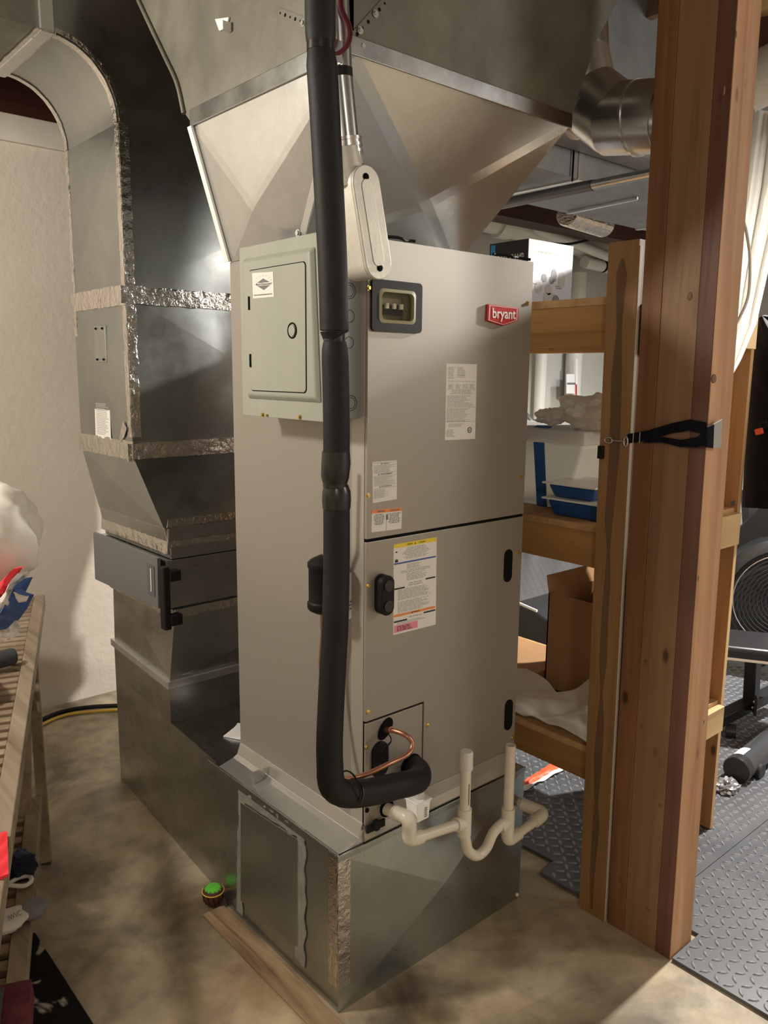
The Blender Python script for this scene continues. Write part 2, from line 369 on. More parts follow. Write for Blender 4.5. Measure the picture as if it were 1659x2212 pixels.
def panel(mb, q, h, N=40, w=.10, out=None):   # cross-broken sheet panel; q = 4 corners, pressed out by h at the middle
    q = [V(x) for x in q]; nr = (q[1]-q[0]).cross(q[3]-q[0]).normalized()
    if out is not None and nr.dot(V(out)) < 0: nr = -nr
    # crossing point of the two diagonals
    d1, d2 = q[2]-q[0], q[3]-q[1]; n_ = d1.cross(d2); t = (q[1]-q[0]).cross(d2).dot(n_)/n_.length_squared; c0 = q[0]+d1*t
    k = max(w, 1e-4)*.5; fs = []; vs = []
    cs = []
    for i in range(4):
        m_ = (q[i]+q[(i+1)%4])/2; cs.append(c0.lerp(m_, k)+nr*h)
    for i in range(4):
        a, b = q[i], q[(i+1)%4]; o = len(vs); vs += [a.lerp(b, k*.5), b.lerp(a, k*.5), cs[i]]; fs.append((o, o+1, o+2))
        p_ = q[i-1]; o = len(vs); vs += [a, a.lerp(b, k*.5), cs[i], cs[i-1], a.lerp(p_, k*.5)]; fs.append((o, o+1, o+2, o+3, o+4))
    o = len(vs); vs += cs; fs.append((o, o+1, o+2, o+3))
    return mb.add(vs, fs)
def bil(q, a, b): return q[0]*(1-a)*(1-b)+q[1]*a*(1-b)+q[2]*a*b+q[3]*(1-a)*b
def tape(mb, p0, p1, wv, nv, seed=0, th=.0015, j=.0022, n=None, ragged=.004):   # wrinkled strip p0->p1, half-width vector wv, outward nv
    p0, p1, wv, nv = V(p0), V(p1), V(wv), V(nv).normalized(); L = (p1-p0).length; n = n or max(6, int(L/.012)); wd_ = wv.length
    def fn(a, b):
        p = p0.lerp(p1, a)+wv*(2*b-1)*(1+ragged/wd_*noise.noise(V((a*L*22, seed, b))))
        return p+nv*(th+j*abs(noise.noise(V((a*L*45+seed*9, b*3.1, seed)))+.5*noise.noise(V((a*L*120, b*6, seed)))))
    return mb.grid(fn, n, 5, th, nv)
_tc = {}
def textmesh(body, bold=False):
    cu = bpy.data.curves.new('t', 'FONT'); cu.body = body; cu.resolution_u = 3
    if bold: cu.offset = .018
    o = bpy.data.objects.new('t', cu); COL.objects.link(o); bpy.context.view_layer.update()
    me = bpy.data.meshes.new_from_object(o.evaluated_get(bpy.context.evaluated_depsgraph_get()))
    vs = [v.co.copy() for v in me.vertices]; fs = [tuple(p.vertices) for p in me.polygons]
    bpy.data.objects.remove(o); bpy.data.curves.remove(cu)
    x0, x1 = min(v.x for v in vs), max(v.x for v in vs); y0, y1 = min(v.y for v in vs), max(v.y for v in vs)
    return [((v.x-x0)/(x1-x0), (v.y-y0)/(y1-y0)) for v in vs], fs
def text(mb, body, q, a0, a1, b0, b1, off, nr, bold=False):   # into the sub-rectangle of quad q (b measured from bottom)
    vs, fs = textmesh(body, bold); nr = V(nr)
    mb.add([bil(q, a0+(a1-a0)*a, b0+(b1-b0)*b)+nr*off for a, b in vs], fs)
def qd(mb, q, a0, a1, b0, b1, off, nr):
    nr = V(nr); mb.add([bil(q, a, b)+nr*off for a, b in ((a0,b0),(a1,b0),(a1,b1),(a0,b1))], [(0,1,2,3)])
def fine(mb, q, a0, a1, b0, b1, lines, nr, off=.0012, fill=.45, seed=1, center=False):   # rows of tiny word-like marks
    rnd = random.Random(seed); lh = (b1-b0)/lines
    for i in range(lines):
        bb = b1-(i+.75)*lh; ln = (a1-a0)*rnd.uniform(.62, 1.0); st = a0+((a1-a0)-ln)/2 if center else a0; a = st
        while a < st+ln-.01:
            w_ = rnd.uniform(.03, .11); qd(mb, q, a, min(a+w_, st+ln), bb, bb+lh*fill, off, nr); a += w_+rnd.uniform(.012, .025)
def PY(y, *pts): return [ony(u, v, y) for u, v in pts]
def PXX(x, *pts): return [onx(u, v, x) for u, v in pts]
def slab(mb, q, nr, th, base=0):
    nr = V(nr); mb.hull8([p+nr*base for p in q], [p+nr*(base+th) for p in q])
def rrect(w, h, r, n=6):
    out = []
    for cx_, cy_, a in ((w/2-r, h/2-r, 0), (-w/2+r, h/2-r, PI/2), (-w/2+r, -h/2+r, PI), (w/2-r, -h/2+r, 1.5*PI)):
        out += [(cx_+r*math.cos(a+PI/2*k/n), cy_+r*math.sin(a+PI/2*k/n)) for k in range(n+1)]
    return out
def blob(c, r, sc, seed, amp=.22, fq=1.6, nu=32, nv=20):
    mb = MB(); mb.sphere(c, r, nu, nv, sc, lambda d: 1+amp*noise.noise(d*fq+V((seed*3.1, seed, 0)))+amp*.45*noise.noise(d*fq*3+V((0, seed*2.3, seed)))); return mb

# ================================================================= STRUCTURE
struct(MB().box(-2.6, 8, -3.1, 5, -.1, 0).build('floor', 'floor'))
struct(MB().box(-2.6, 8, -3.1, 5, 3.15, 3.25).build('ceiling', 'jw'))
mb = MB(); mb.box(-2.6, 3.3, 3.79, 3.99, 0, 2.64); struct(mb.build('wall_back', 'wall'))
struct(MB().box(-2.6, 3.3, 3.765, 3.99, 2.55, 2.66).build('trim_1', 'sill', bevel=.004))
struct(MB().box(-2.6, 8, 3.80, 3.99, 2.66, 3.15).build('trim_2', 'jdark'))
struct(MB().box(3.3, 8, 4.6, 4.8, 0, 2.75).build('wall_back_gym', 'wall2'))
struct(MB().box(3.3, 8, 4.58, 4.8, 2.75, 3.15).build('trim_3', 'jdark'))
struct(MB().box(7.9, 8.1, -3.1, 5, 0, 3.15).build('wall_right', 'wall2'))
struct(MB().box(-2.7, -2.5, -3.1, 4, 0, 3.15).build('wall_left', 'wall'))
struct(MB().box(-2.6, 8, -3.2, -3.0, 0, 3.15).build('wall_front', 'wall'))
k = 4
for x in (-.6, .0, .6, 1.9, 2.5, 3.1, 3.7, 4.3, 4.9, 5.5):   # floor joists
    struct(MB().box(x, x+.04, -3, 3.80 if x < 3.3 else 4.58, 3.02, 3.15).build('trim_%d' % k, 'jw')); k += 1

# ================================================================= AIR HANDLER
FY = 1.410; NF = (0, -1, 0); NS = (-1, 0, 0)
AX0, AX1, AY0, AY1, AZ0, AZ1 = 1.176, 1.746, 1.420, 2.002, .437, 1.893
ah = thing('air_handler', 'tall taupe steel air handler cabinet with red badge standing on galvanised base', 'air handler', (1.46, 1.7, AZ0))
wq = PY(FY, (816,695), (892,698), (893,632), (815,625))
wx0, wx1, wz0, wz1 = 1.205, 1.305, 1.755, 1.845
wx0, wz0, wx1, wz1 = wq[0].x, wq[0].z, wq[1].x, wq[2].z
mb = MB()     # shell open behind the sight window
mb.box(AX0, AX1, AY0+.09, AY1, AZ0+.02, AZ1)
mb.box(AX0, wx0-.01, AY0, AY0+.09, AZ0+.02, AZ1); mb.box(wx1+.01, AX1, AY0, AY0+.09, AZ0+.02, AZ1)
mb.box(wx0-.01, wx1+.01, AY0, AY0+.09, AZ0+.02, wz0-.01); mb.box(wx0-.01, wx1+.01, AY0, AY0+.09, wz1+.01, AZ1)
mb.build('cabinet', 'ahu', ah)
mb = MB(); mb.box(AX0-.0015, AX0, AY0-.001, AY0+.045, AZ0+.05, AZ1-.002); mb.build('corner_flange', 'ahu_rail', ah, bevel=.0008)
SZ = 1.212
mb = MB()     # upper door with window opening
for bx in ((AX0, wx0, SZ+.004, AZ1), (wx1, AX1, SZ+.004, AZ1), (wx0, wx1, SZ+.004, wz0), (wx0, wx1, wz1, AZ1)):
    mb.box(bx[0], bx[1], FY, AY0, bx[2], bx[3])
ud = mb.build('upper_door', 'ahu', ah)
mb = MB(); mb.box(AX0+.001, AX1-.001, FY+.003, AY0, SZ-.004, SZ+.004); mb.build('door_gasket', 'gap', ah)
lb_ = PY(FY, (915,1518), (788,1568), (935,1717), (1085,1648))
ax1 = lb_[0].x; az1 = lb_[0].z; bz = .515
mb = MB(); mb.prism([(AX0,FY,az1+.003), (ax1+.002,FY,az1+.003), (ax1+.002,FY,bz), (AX1,FY,bz), (AX1,FY,SZ-.004), (AX0,FY,SZ-.004)], (0,.01,0))
ld = mb.build('lower_door', 'ahu', ah, bevel=.001)
mb = MB(); mb.box(AX0+.001, ax1-.002, FY+.001, AY0, bz-.03, az1-.003); ap = mb.build('access_plate', 'ahu', ah, bevel=.001)
mb = MB(); mb.box(AX0+.001, ax1+.001, FY+.006, AY0, bz-.034, az1+.002); mb.build('seam', 'gap', ah)
mb = MB(); mb.prism([(AX0,FY+.002,AZ0+.004),(AX0,FY-.004,AZ0+.012),(AX0,FY+.004,AZ0+.035),(AX0,FY+.004,bz-.036 if 0 else AZ0+.046),(AX0,AY0,AZ0+.046),(AX0,AY0,AZ0+.004)], (AX1-AX0,0,0))
mb.box(ax1+.002, AX1, FY+.004, AY0, AZ0+.046, bz-.004)
mb.build('base_rail', 'ahu_rail', ah, bevel=.001)
# sight window
wc = V(((wx0+wx1)/2, FY, (wz0+wz1)/2)); ww, wh = wx1-wx0, wz1-wz0
o1 = rrect(ww+.045, wh+.042, .010); o2 = rrect(ww+.004, wh+.004, .012)
mb = MB(); n = len(o1)
def P3(p, y): return (wc.x+p[0], y, wc.z+p[1])
vs = [P3(p, FY) for p in o1]+[P3(p, FY-.007) for p in o1]+[P3(p, FY-.007) for p in o2]+[P3(p, FY+.004) for p in o2]
fs = []
for r_ in range(3):
    for i in range(n): fs.append((r_*n+i, r_*n+(i+1)%n, (r_+1)*n+(i+1)%n, (r_+1)*n+i))
mb.add(vs, fs); fr = mb.build('window_frame', 'black', ah, smooth=30)
o3 = rrect(ww-.010, wh-.010, .012)
mb = MB(); vs = [P3(p, FY-.007) for p in o2]+[P3(p, FY-.009) for p in o3]+[P3(p, FY+.03) for p in o3]
mb.add(vs, [(r_*n+i, r_*n+(i+1)%n, (r_+1)*n+(i+1)%n, (r_+1)*n+i) for r_ in range(2) for i in range(n)]); mb.build('window_bezel', 'olive', fr, smooth=30)
mb = MB(); mb.add([P3(p, FY+.002) for p in o3]+[P3(p, FY+.004) for p in o3], [tuple(range(n)), tuple(range(n,2*n))[::-1]]+[(i,(i+1)%n,n+(i+1)%n,n+i) for i in range(n)])
mb.build('window_pane', 'glass', fr)
mb = MB(); mb.box(wx0, wx1, AY0+.03, AY0+.05, wz0, wz1); br = mb.build('breaker_bank', 'olive', ah)
for i in range(3):
    x = wx0+.030+i*.022; mb = MB(); mb.box(x, x+.019, AY0+.008, AY0+.03, wz0+.020, wz1-.032)
    bk = mb.build('circuit_breaker', 'gap', br, bevel=.002)
    MB().box(x+.005, x+.014, AY0+.002, AY0+.008, wz0+.032, wz0+.044).build('toggle', 'white', br)
MB().box(wx0+.020, wx1-.012, AY0+.02, AY0+.03, wz1-.028, wz1-.014).build('wiring_strip', 'ink_l', br)
# badge
bq = PY(FY, (1050,657), (1117,665), (1116,693), (1083,704), (1048,693))
mb = MB(); mb.prism(bq, (0,-.006,0)); bd = mb.build('badge', 'red', ah, bevel=.0015)
cc = sum(bq, V((0,0,0)))/5; inner = [cc+(p-cc)*.90 for p in bq]; inn2 = [cc+(p-cc)*.86 for p in bq]
mb = MB(); mb.add([p+V((0,-.0066,0)) for p in inner+inn2], [(i,(i+1)%5,5+(i+1)%5,5+i) for i in range(5)]); mb.build('badge_outline', 'white', bd)
tq = PY(FY, (1060,694), (1110,697), (1110,668), (1060,665)); mb = MB(); text(mb, 'bryant', tq, 0, 1, 0, 1, .0068, NF, True); mb.build('badge_lettering', 'white', bd)
# labels on the doors
def label(par, q, nr, name='label'):
    mb = MB(); slab(mb, q, nr, .0005); return mb.build(name, 'white_label', par)
q = PY(FY, (961,951), (1026,948), (1030,787), (964,785)); L = label(ud, q, NF, 'rating_label'); plabel(L, 'tall white rating label with fine print')
mb = MB()
fine(mb, q, .06, .28, .80, .96, 9, NF, seed=2, fill=.4); fine(mb, q, .36, .62, .82, .96, 7, NF, seed=3, fill=.4)
for i in range(4): fine(mb, q, .08+i*.23, .26+i*.23, .675, .735, 5, NF, seed=20+i)
fine(mb, q, .05, .95, .60, .66, 3, NF, seed=4, center=True); fine(mb, q, .05, .92, .44, .59, 8, NF, seed=5); fine(mb, q, .03, .88, .24, .42, 12, NF, seed=6)
fine(mb, q, .10, .72, .17, .22, 3, NF, seed=7); fine(mb, q, .04, .36, .04, .14, 6, NF, seed=8)
mb.build('printed_text', 'ink_l', L)
mb = MB()
for b in (.77, .665, .43, .24): qd(mb, q, .03, .97, b, b+.0025, .0013, NF)
qd(mb, q, .30, .62, .85, .853, .0013, NF)
mb.build('printed_rule', 'ink', L)
mb = MB(); c_ = bil(q, .80, .125)+V((0,-.0014,0))
mb.add([c_+V((r_*math.cos(a*PI/12), 0, r_*math.sin(a*PI/12))) for r_ in (.0075,.0058) for a in range(24)], [(a,(a+1)%24,24+(a+1)%24,24+a) for a in range(24)])
text(mb, 'UL', q, .76, .84, .11, .14, .0014, NF); mb.build('listing_mark', 'inkb', L)
q = PY(FY, (805,1087), (857,1078), (857,994), (804,998)); L = label(ud, q, NF, 'warning_label'); plabel(L, 'white label with three warning headings')
mb = MB(); text(mb, 'WARNING', q, .42, .68, .925, .955, .0012, NF, True); text(mb, 'AVERTISSEMENT', q, .30, .80, .665, .70, .0012, NF, True); text(mb, 'ADVERTENCIA', q, .34, .78, .36, .395, .0012, NF, True)
for b, a in ((.925,.34),(.665,.22),(.36,.26)): mb.add([bil(q, a, b)+V((0,-.0012,0)), bil(q, a+.06, b)+V((0,-.0012,0)), bil(q, a+.03, b+.04)+V((0,-.0012,0))], [(0,1,2)])
for b in (.90, .715, .64, .41, .335, .965): qd(mb, q, .03, .97, b, b+.005, .0012, NF)
mb.build('printed_heading', 'ink', L)
mb = MB(); fine(mb, q, .06, .94, .73, .89, 7, NF, seed=11); fine(mb, q, .05, .94, .43, .63, 9, NF, seed=12); fine(mb, q, .05, .66, .10, .32, 9, NF, seed=13); mb.build('printed_text', 'ink_l', L)
q = PY(FY, (802,1150), (867,1142), (868,1096), (803,1102)); L = label(ud, q, NF, 'orange_banner_label'); plabel(L, 'small white label with an orange banner')
mb = MB(); qd(mb, q, 0, 1, .84, 1, .001, NF); mb.build('banner', 'orange_ink', L)
mb = MB(); text(mb, 'WARNING', q, .16, .42, .875, .955, .0014, NF, True); text(mb, 'ADVERTENCIA', q, .58, .92, .875, .955, .0014, NF, True); qd(mb, q, .48, .487, .02, .80, .0012, NF); qd(mb, q, .47, .53, .50, .74, .0014, NF); mb.build('printed_heading', 'ink', L)
mb = MB(); fine(mb, q, .04, .44, .30, .80, 8, NF, seed=14, center=True); fine(mb, q, .53, .96, .30, .80, 8, NF, seed=15, center=True); mb.build('printed_text', 'ink', L)
q = PY(FY, (849,1372), (941,1349), (943,1160), (850,1176)); L = label(ld, q, NF, 'instruction_label'); plabel(L, 'tall label with yellow, blue, orange and pink bands')
mb = MB(); qd(mb, q, .005, .995, .955, 1, .001, NF); mb.build('yellow_band', 'yellow', L)
mb = MB(); qd(mb, q, .01, .98, .775, .792, .001, NF); mb.build('blue_band', 'blue_ink', L)
mb = MB(); qd(mb, q, .01, .98, .195, .222, .001, NF); mb.build('orange_band', 'orange_ink', L)
mb = MB(); qd(mb, q, .02, .56, .02, .10, .001, NF); mb.build('pink_block', 'pink', L)
mb = MB(); text(mb, 'CAUTION', q, .30, .42, .968, .984, .0014, NF, True); text(mb, 'ATTENTION', q, .57, .72, .968, .984, .0014, NF, True); text(mb, 'WARNING', q, .44, .60, .202, .216, .0014, NF, True)
for a, b in ((.47,.966),(.40,.20)): mb.add([bil(q, a, b)+V((0,-.0014,0)), bil(q, a+.04, b)+V((0,-.0014,0)), bil(q, a+.02, b+.018)+V((0,-.0014,0))], [(0,1,2)])
for a0, a1, b in ((.02,.25,.50),(.74,.97,.545),(.01,.31,.135),(.70,.98,.165)): qd(mb, q, a0, a1, b, b+.016, .0014, NF)
mb.add([bil(q, a, b)+V((0,-.0014,0)) for a, b in ((.03,.80),(.10,.80),(.09,.835),(.07,.82),(.065,.845),(.05,.82),(.04,.835))], [(0,1,2,3,4,5,6)])
qd(mb, q, .04, .08, .905, .918, .0014, NF); mb.build('printed_symbol', 'inkb', L)
mb = MB(); fine(mb, q, .18, .86, .815, .945, 9, NF, seed=31, center=True); fine(mb, q, .30, .72, .705, .765, 5, NF, seed=32); fine(mb, q, .12, .90, .665, .70, 2, NF, seed=33, center=True)
fine(mb, q, .30, .80, .575, .66, 6, NF, seed=34); fine(mb, q, .32, .68, .51, .555, 2, NF, seed=35, center=True); fine(mb, q, .10, .92, .375, .495, 10, NF, seed=36); fine(mb, q, .10, .92, .235, .36, 10, NF, seed=37)
fine(mb, q, .34, .68, .15, .18, 1, NF, seed=38, center=True); fine(mb, q, .08, .94, .105, .135, 2, NF, seed=39); mb.build('printed_text', 'ink_l', L)
mb = MB(); fine(mb, q, .08, .46, .03, .09, 4, NF, seed=40, off=.0016); mb.build('printed_note', 'maroon', L)
# handle and recessed ovals
def oval(mb, c, w, h, y0, y1, n=12):
    r = w/2; pts = [(c.x+r*math.cos(a), c.z+(h/2-r)+r*math.sin(a)) for a in [PI*k/n for k in range(n+1)]]+[(c.x+r*math.cos(a), c.z-(h/2-r)+r*math.sin(a)) for a in [PI+PI*k/n for k in range(n+1)]]
    mb.prism([(x, y0, z) for x, z in pts], (0, y1-y0, 0))
hc = ony(838, 1287, FY-.028); mb = MB(); oval(mb, hc, .040, .098, FY, FY-.030); hd = mb.build('latch_handle', 'black', ld, smooth=40, bevel=.003)
for dz in (-.025, .025):
    mb = MB(); mb.cyl((hc.x, FY-.029, hc.z+dz), (hc.x, FY-.033, hc.z+dz), .014, 24); mb.build('latch_button', 'tape_b', hd, smooth=40)
for u, v, h_ in ((1097,1222,.093), (1098,1544,.093)):
    c_ = ony(u, v, FY); mb = MB(); oval(mb, c_, .034, h_, FY+.002, FY-.002); mb.build('hand_slot', 'gap', ld)
def screw(c, nr, r=.0045, par=None, m='brass', name='screw'):
    c, nr = V(c), V(nr); mb = MB(); mb.cyl(c, c+nr*.0012, r*1.5, 14); mb.cyl(c+nr*.001, c+nr*.0045, r, 6); return mb.build(name, m, par)
for u, v in ((795,1265),(795,1538),(924,1567),(795,1070),(1119,1193),(1125,1030),(1107,1593),(797,622),(1141,655),(791,1614)):
    screw(ony(u, v, FY), NF, .0042, ld)
mb = MB(); c_ = ony(792, 1750, FY)
mb.cyl(c_, c_+V((0,-.003,0)), .006, 16); mb.build('hole_plug', 'gap', ap)
# grommets
def ell(mb, c, a, b, tilt, y0, y1, n=28):
    mb.prism([(c.x+a*math.cos(t)*math.cos(tilt)-b*math.sin(t)*math.sin(tilt), y0, c.z+a*math.cos(t)*math.sin(tilt)+b*math.sin(t)*math.cos(tilt)) for t in [2*PI*k/n for k in range(n)]], (0, y1-y0, 0))
for (u, v), a, b, t in (((832,1574),.030,.018,.9), ((888,1655),.036,.033,0), ((835,1745),.022,.024,0)):
    mb = MB(); ell(mb, ony(u, v, FY), a, b, t, FY+.003, FY-.004); mb.build('pipe_grommet', 'gap', ap, bevel=.0015)
mb = MB(); oval(mb, ony(820,1640,FY), .052, .095, FY+.003, FY-.006); pg = mb.build('rubber_cover', 'black', ap, smooth=40, bevel=.002)
# small switch below on the rail
q = PY(FY-.002, (790,1800), (829,1782), (829,1766), (790,1785)); mb = MB(); slab(mb, q, NF, .006); sw = mb.build('switch', 'black', ah, bevel=.001)
q = PY(FY-.008, (806,1792), (814,1788), (814,1768), (806,1772)); mb = MB(); slab(mb, q, NF, .012); mb.build('switch_lever', 'black', sw)
# white label on the cabinet side
q = PXX(AX0, (705,1352), (768,1333), (769,1238), (705,1232)); L = label(ah, q, NS, 'side_label'); plabel(L, 'white paper label on the cabinet side')
mb = MB(); fine(mb, q, .75, .98, .18, .42, 3, NS, seed=50); mb.build('printed_text', 'ink', L)

# ================================================================= BASE PLENUM
BX0, BX1, BY0, BY1, BZ = 1.094, 1.803, 1.413, 1.967, .436
bp = thing('base_plenum', 'low galvanised sheet metal box that the air handler stands on', 'duct base', ((BX0+BX1)/2, 1.69, 0))
mb = MB(); mb.box(BX0+.001, BX1-.001, BY0+.001, BY1, 0, BZ)
panel(mb, [(BX0,BY0,0),(BX1,BY0,0),(BX1,BY0,BZ),(BX0,BY0,BZ)], .022, out=NF, w=.0)
mb.build('plenum_body', 'galv_base', bp)
mb = MB()   # sloping apron along the left of the cabinet
mb.prism([(AX0,BY0+.003,BZ+.055),(AX0-.004,BY0+.003,BZ+.055),(AX0-.016,BY0+.003,BZ+.022),(AX0-.030,BY0+.003,BZ+.014),(BX0+.004,BY0+.003,BZ+.002),(AX0,BY0+.003,BZ)], (0,.582,0))
mb.build('apron_flashing', 'galv_new', bp, bevel=.001)
mb = MB(); mb.box(BX0+.02, AX0, 1.83, 1.834, BZ, BZ+.045); mb.build('apron_gusset', 'galv_new', bp)
mb = MB(); mb.box(BX0-.003, BX0+.002, BY0-.001, BY1+.09, BZ-.02, BZ+.004); mb.box(BX0-.003, BX1+.002, BY0-.004, BY0+.001, BZ-.015, BZ+.001); mb.build('drive_cleat', 'galv_base', bp, bevel=.001)
def sq(*p): return PXX(BX0, *p)
q = sq((522,1945), (645,2045), (645,1812), (522,1732)); mb = MB(); slab(mb, q, NS, .004); pt = mb.build('access_patch', 'galv_base', bp, bevel=.001)
def strip(mb, pts, w, nr, th=.003, seed=0):    # smeared mastic band along a polyline
    nr = V(nr)
    for a, b in zip(pts, pts[1:]):
        d = (b-a).normalized(); sd = nr.cross(d).normalized(); tape(mb, a-d*w*.4, b+d*w*.4, sd*w/2, nr, seed+a.z*10, th*.5, .002, ragged=.010)
q2 = sq((518,1962), (648,2066), (652,1800), (524,1718))
mb = MB(); strip(mb, [q2[0], q2[3], q2[2], q2[1]], .034, NS, .004); mb.build('mastic_seal', 'mastic', bp, smooth=50)
q3 = sq((655,1830), (655,2080)); mb = MB(); strip(mb, q3, .022, NS, .006, 3); mb.build('mastic_seal', 'mastic', bp, smooth=50)
mb = MB(); tape(mb, (BX0,BY0+.018,BZ), (BX0,BY0+.018,.07), (0,.018,0), NS, 1, .003); tape(mb, (BX0+.017,BY0,BZ), (BX0+.017,BY0,.07), (.019,0,0), NF, 2, .003)
mb.build('foil_tape', 'foil', bp, smooth=50)
for u, v in ((1032,1872), (785,1850), (566,1880)):
    if u > 700: screw(ony(u, v, BY0), NF, .004, bp, 'steel')
mb = MB(); mb.cyl(ony(1116,1932,BY0), ony(1116,1932,BY0)+V((0,-.004,0)), .006, 10); mb.build('sealant_dab', 'white', bp)

# ================================================================= RETURN DUCT
def TX(y): return 1.103+(y-1.967)*(1.163-1.103)/(2.91-1.967)
rd = thing('return_duct', 'tall galvanised return duct rising against the painted wall', 'duct', (1.5, 2.6, 0))
mb = MB(); y0, y1 = 1.969, 2.91
mb.hull8([(TX(y0)+.001,y0,0),(1.80,y0,0),(1.80,y1,0),(TX(y1)+.001,y1,0)], [(TX(y0)+.001,y0,.436),(1.80,y0,.436),(1.80,y1,.436),(TX(y1)+.001,y1,.436)])
panel(mb, [(TX(y1),y1,0),(TX(y0),y0,0),(TX(y0),y0,.436),(TX(y1),y1,.436)], .010, out=NS, w=0)
mb.build('floor_trunk', 'galv', rd)
mb = MB(); ry = 2.373; mb.hull8([(TX(ry),ry,.436),(1.80,ry,.436),(1.80,y1,.436),(TX(y1),y1,.436)], [(TX(ry),ry,.557),(1.80,ry,.557),(1.80,y1,.557),(TX(y1),y1,.557)]); mb.build('boot', 'galv', rd)
mb = MB(); mb.hull8([(TX(ry)-.010,ry-.010,.555),(1.81,ry-.010,.555),(1.81,y1+.01,.555),(TX(y1)-.010,y1+.01,.555)], [(TX(ry)-.010,ry-.010,.582),(1.81,ry-.010,.582),(1.81,y1+.01,.582),(TX(y1)-.010,y1+.01,.582)]); mb.build('slip_flange', 'galv_new', rd, bevel=.002)
A4 = [(TX(ry)+.004,ry+.004,.582),(1.80,ry+.004,.582),(1.80,y1,.582),(TX(y1)+.003,y1,.582)]
B4 = [(1.158,2.374,.815),(2.15,2.374,.815),(2.15,2.884,.815),(1.160,2.884,.815)]  # hidden right side widened from here up to keep gym light off the wall
def duct_sec(name, a, b, m='galv', h=.010):
    a, b = [V(x) for x in a], [V(x) for x in b]; mb = MB()
    panel(mb, [a[0],a[1],b[1],b[0]], h, 32, 0, out=(0,-1,.01)); panel(mb, [a[3],a[0],b[0],b[3]], h, 32, 0, out=(-1,0,.01))
    mb.add(a+b, [(1,2,6,5),(2,3,7,6),(3,2,1,0),(4,5,6,7)]); return mb.build(name, m, rd)
duct_sec('transition', A4, B4, 'galv')
C4 = [(1.13,2.374,1.10),(2.15,2.374,1.10),(2.15,2.905,1.10),(1.13,2.905,1.10)]
D4 = [(1.12,2.562,1.315),(2.15,2.562,1.315),(2.15,3.02,1.315),(1.12,3.02,1.315)]
mb = MB(); mb.hull8([(1.150,2.368,.995),(2.15,2.368,.995),(2.15,2.905,.995),(1.150,2.905,.995)], C4); mb.build('collar', 'galv', rd, bevel=.002)
duct_sec('offset', C4, D4, 'galv_riser')
E4 = [(1.12,2.562,1.84),(2.15,2.562,1.84),(2.15,3.02,1.84),(1.12,3.02,1.84)]
duct_sec('lower_riser', D4, E4, 'galv_riser', .008)
F4 = [(1.12,2.562,2.36),(2.15,2.562,2.36),(2.15,3.02,2.36),(1.12,3.02,2.36)]
duct_sec('upper_riser', E4, F4, 'galv_riser', .008)
th_ = arc((.925,0,2.36), (.195,0,0), (0,0,.21), 14)   # throat from (1.12,2.36) to (.925,2.57)
prof = [(p.x, p.z) for p in th_]+[(.925, 2.86), (2.15, 2.86), (2.15, 2.36)]
mb = MB(); mb.prism([(x, 2.562, z) for x, z in prof], (0,.458,0)); mb.build('elbow', 'galv_riser', rd, smooth=30)
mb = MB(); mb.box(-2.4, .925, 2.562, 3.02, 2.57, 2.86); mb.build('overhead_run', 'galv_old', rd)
mb = MB(); mb.box(.895, .935, 2.552, 3.03, 2.562, 2.868); mb.build('drive_seam', 'galv_new', rd, bevel=.002)
mb = MB()
tape(mb, (1.12,2.555,1.84), (1.12,3.03,1.84), (0,0,.032), NS, 3, .004, .004); tape(mb, (1.10,2.562,1.84), (2.15,2.562,1.84), (0,0,.028), NF, 4, .006, .006); mb.build('foil_tape', 'foil', rd, smooth=50)
mb = MB()
tape(mb, (1.12,2.55,1.335), (1.12,3.035,1.335), (0,0,.032), NS, 5, .004, .004); tape(mb, (1.10,2.562,1.33), (2.15,2.562,1.34), (0,0,.030), NF, 6, .006, .007); mb.build('foil_tape', 'foil', rd, smooth=50)
mb = MB()
tape(mb, (1.12,2.577,1.38), (1.12,2.577,2.36), (0,.014,0), NS, 7, .002, .002); tape(mb, (1.135,2.562,1.38), (1.135,2.562,2.36), (.016,0,0), NF, 8, .002, .004); mb.build('corner_tape', 'foil', rd, smooth=50)
mb = MB(); tape(mb, (1.12,3.008,1.72), (1.12,3.008,2.36), (0,.012,0), NS, 9, .002, .003); mb.build('edge_tape', 'foil', rd, smooth=50)
def arctape(yc, w, nx, seed):
    def fn(a, b):
        t = a*PI/2; c_, s_ = math.cos(t), math.sin(t); nr = V((-c_, 0, -s_))
        rr = 1-0.003/.2
        return V((.925+.195*c_*rr, yc+(2*b-1)*w+.003*noise.noise(V((a*8, seed, b))), 2.36+.21*s_*rr))
    return MB().grid(fn, 24, 4, .0015, (1,0,1)).build('edge_tape', 'foil', rd, smooth=50)
arctape(2.578, .014, 1, 1); arctape(3.006, .012, 1, 2)
def fnt(a, b):
    t = a*PI/2; rr = 1+(2*b-1)*.09
    return V((.925+.195*math.cos(t)*(1+.06*b), 2.557-.002*noise.noise(V((a*15, b*3, 4))), 2.36+.21*math.sin(t)*(1+.06*b)))
MB().grid(fnt, 24, 4, .0015, NF).build('edge_tape', 'foil', rd, smooth=50)
mb = MB(); tape(mb, (.91,2.55,2.568), (.91,3.03,2.568), (.028,0,.0), (0,0,-1), 12, .004, .003); mb.build('joint_tape', 'foil', rd, smooth=50)
mb = MB(); tape(mb, (1.143,2.366,1.055), (1.143,2.91,1.055), (.004,0,.04), NS, 13, .004, .002); tape(mb, (1.152,2.366,1.02), (1.152,2.91,1.02), (.0,0,.012), NS, 14, .003, .002); mb.build('joint_tape', 'foil', rd, smooth=50)
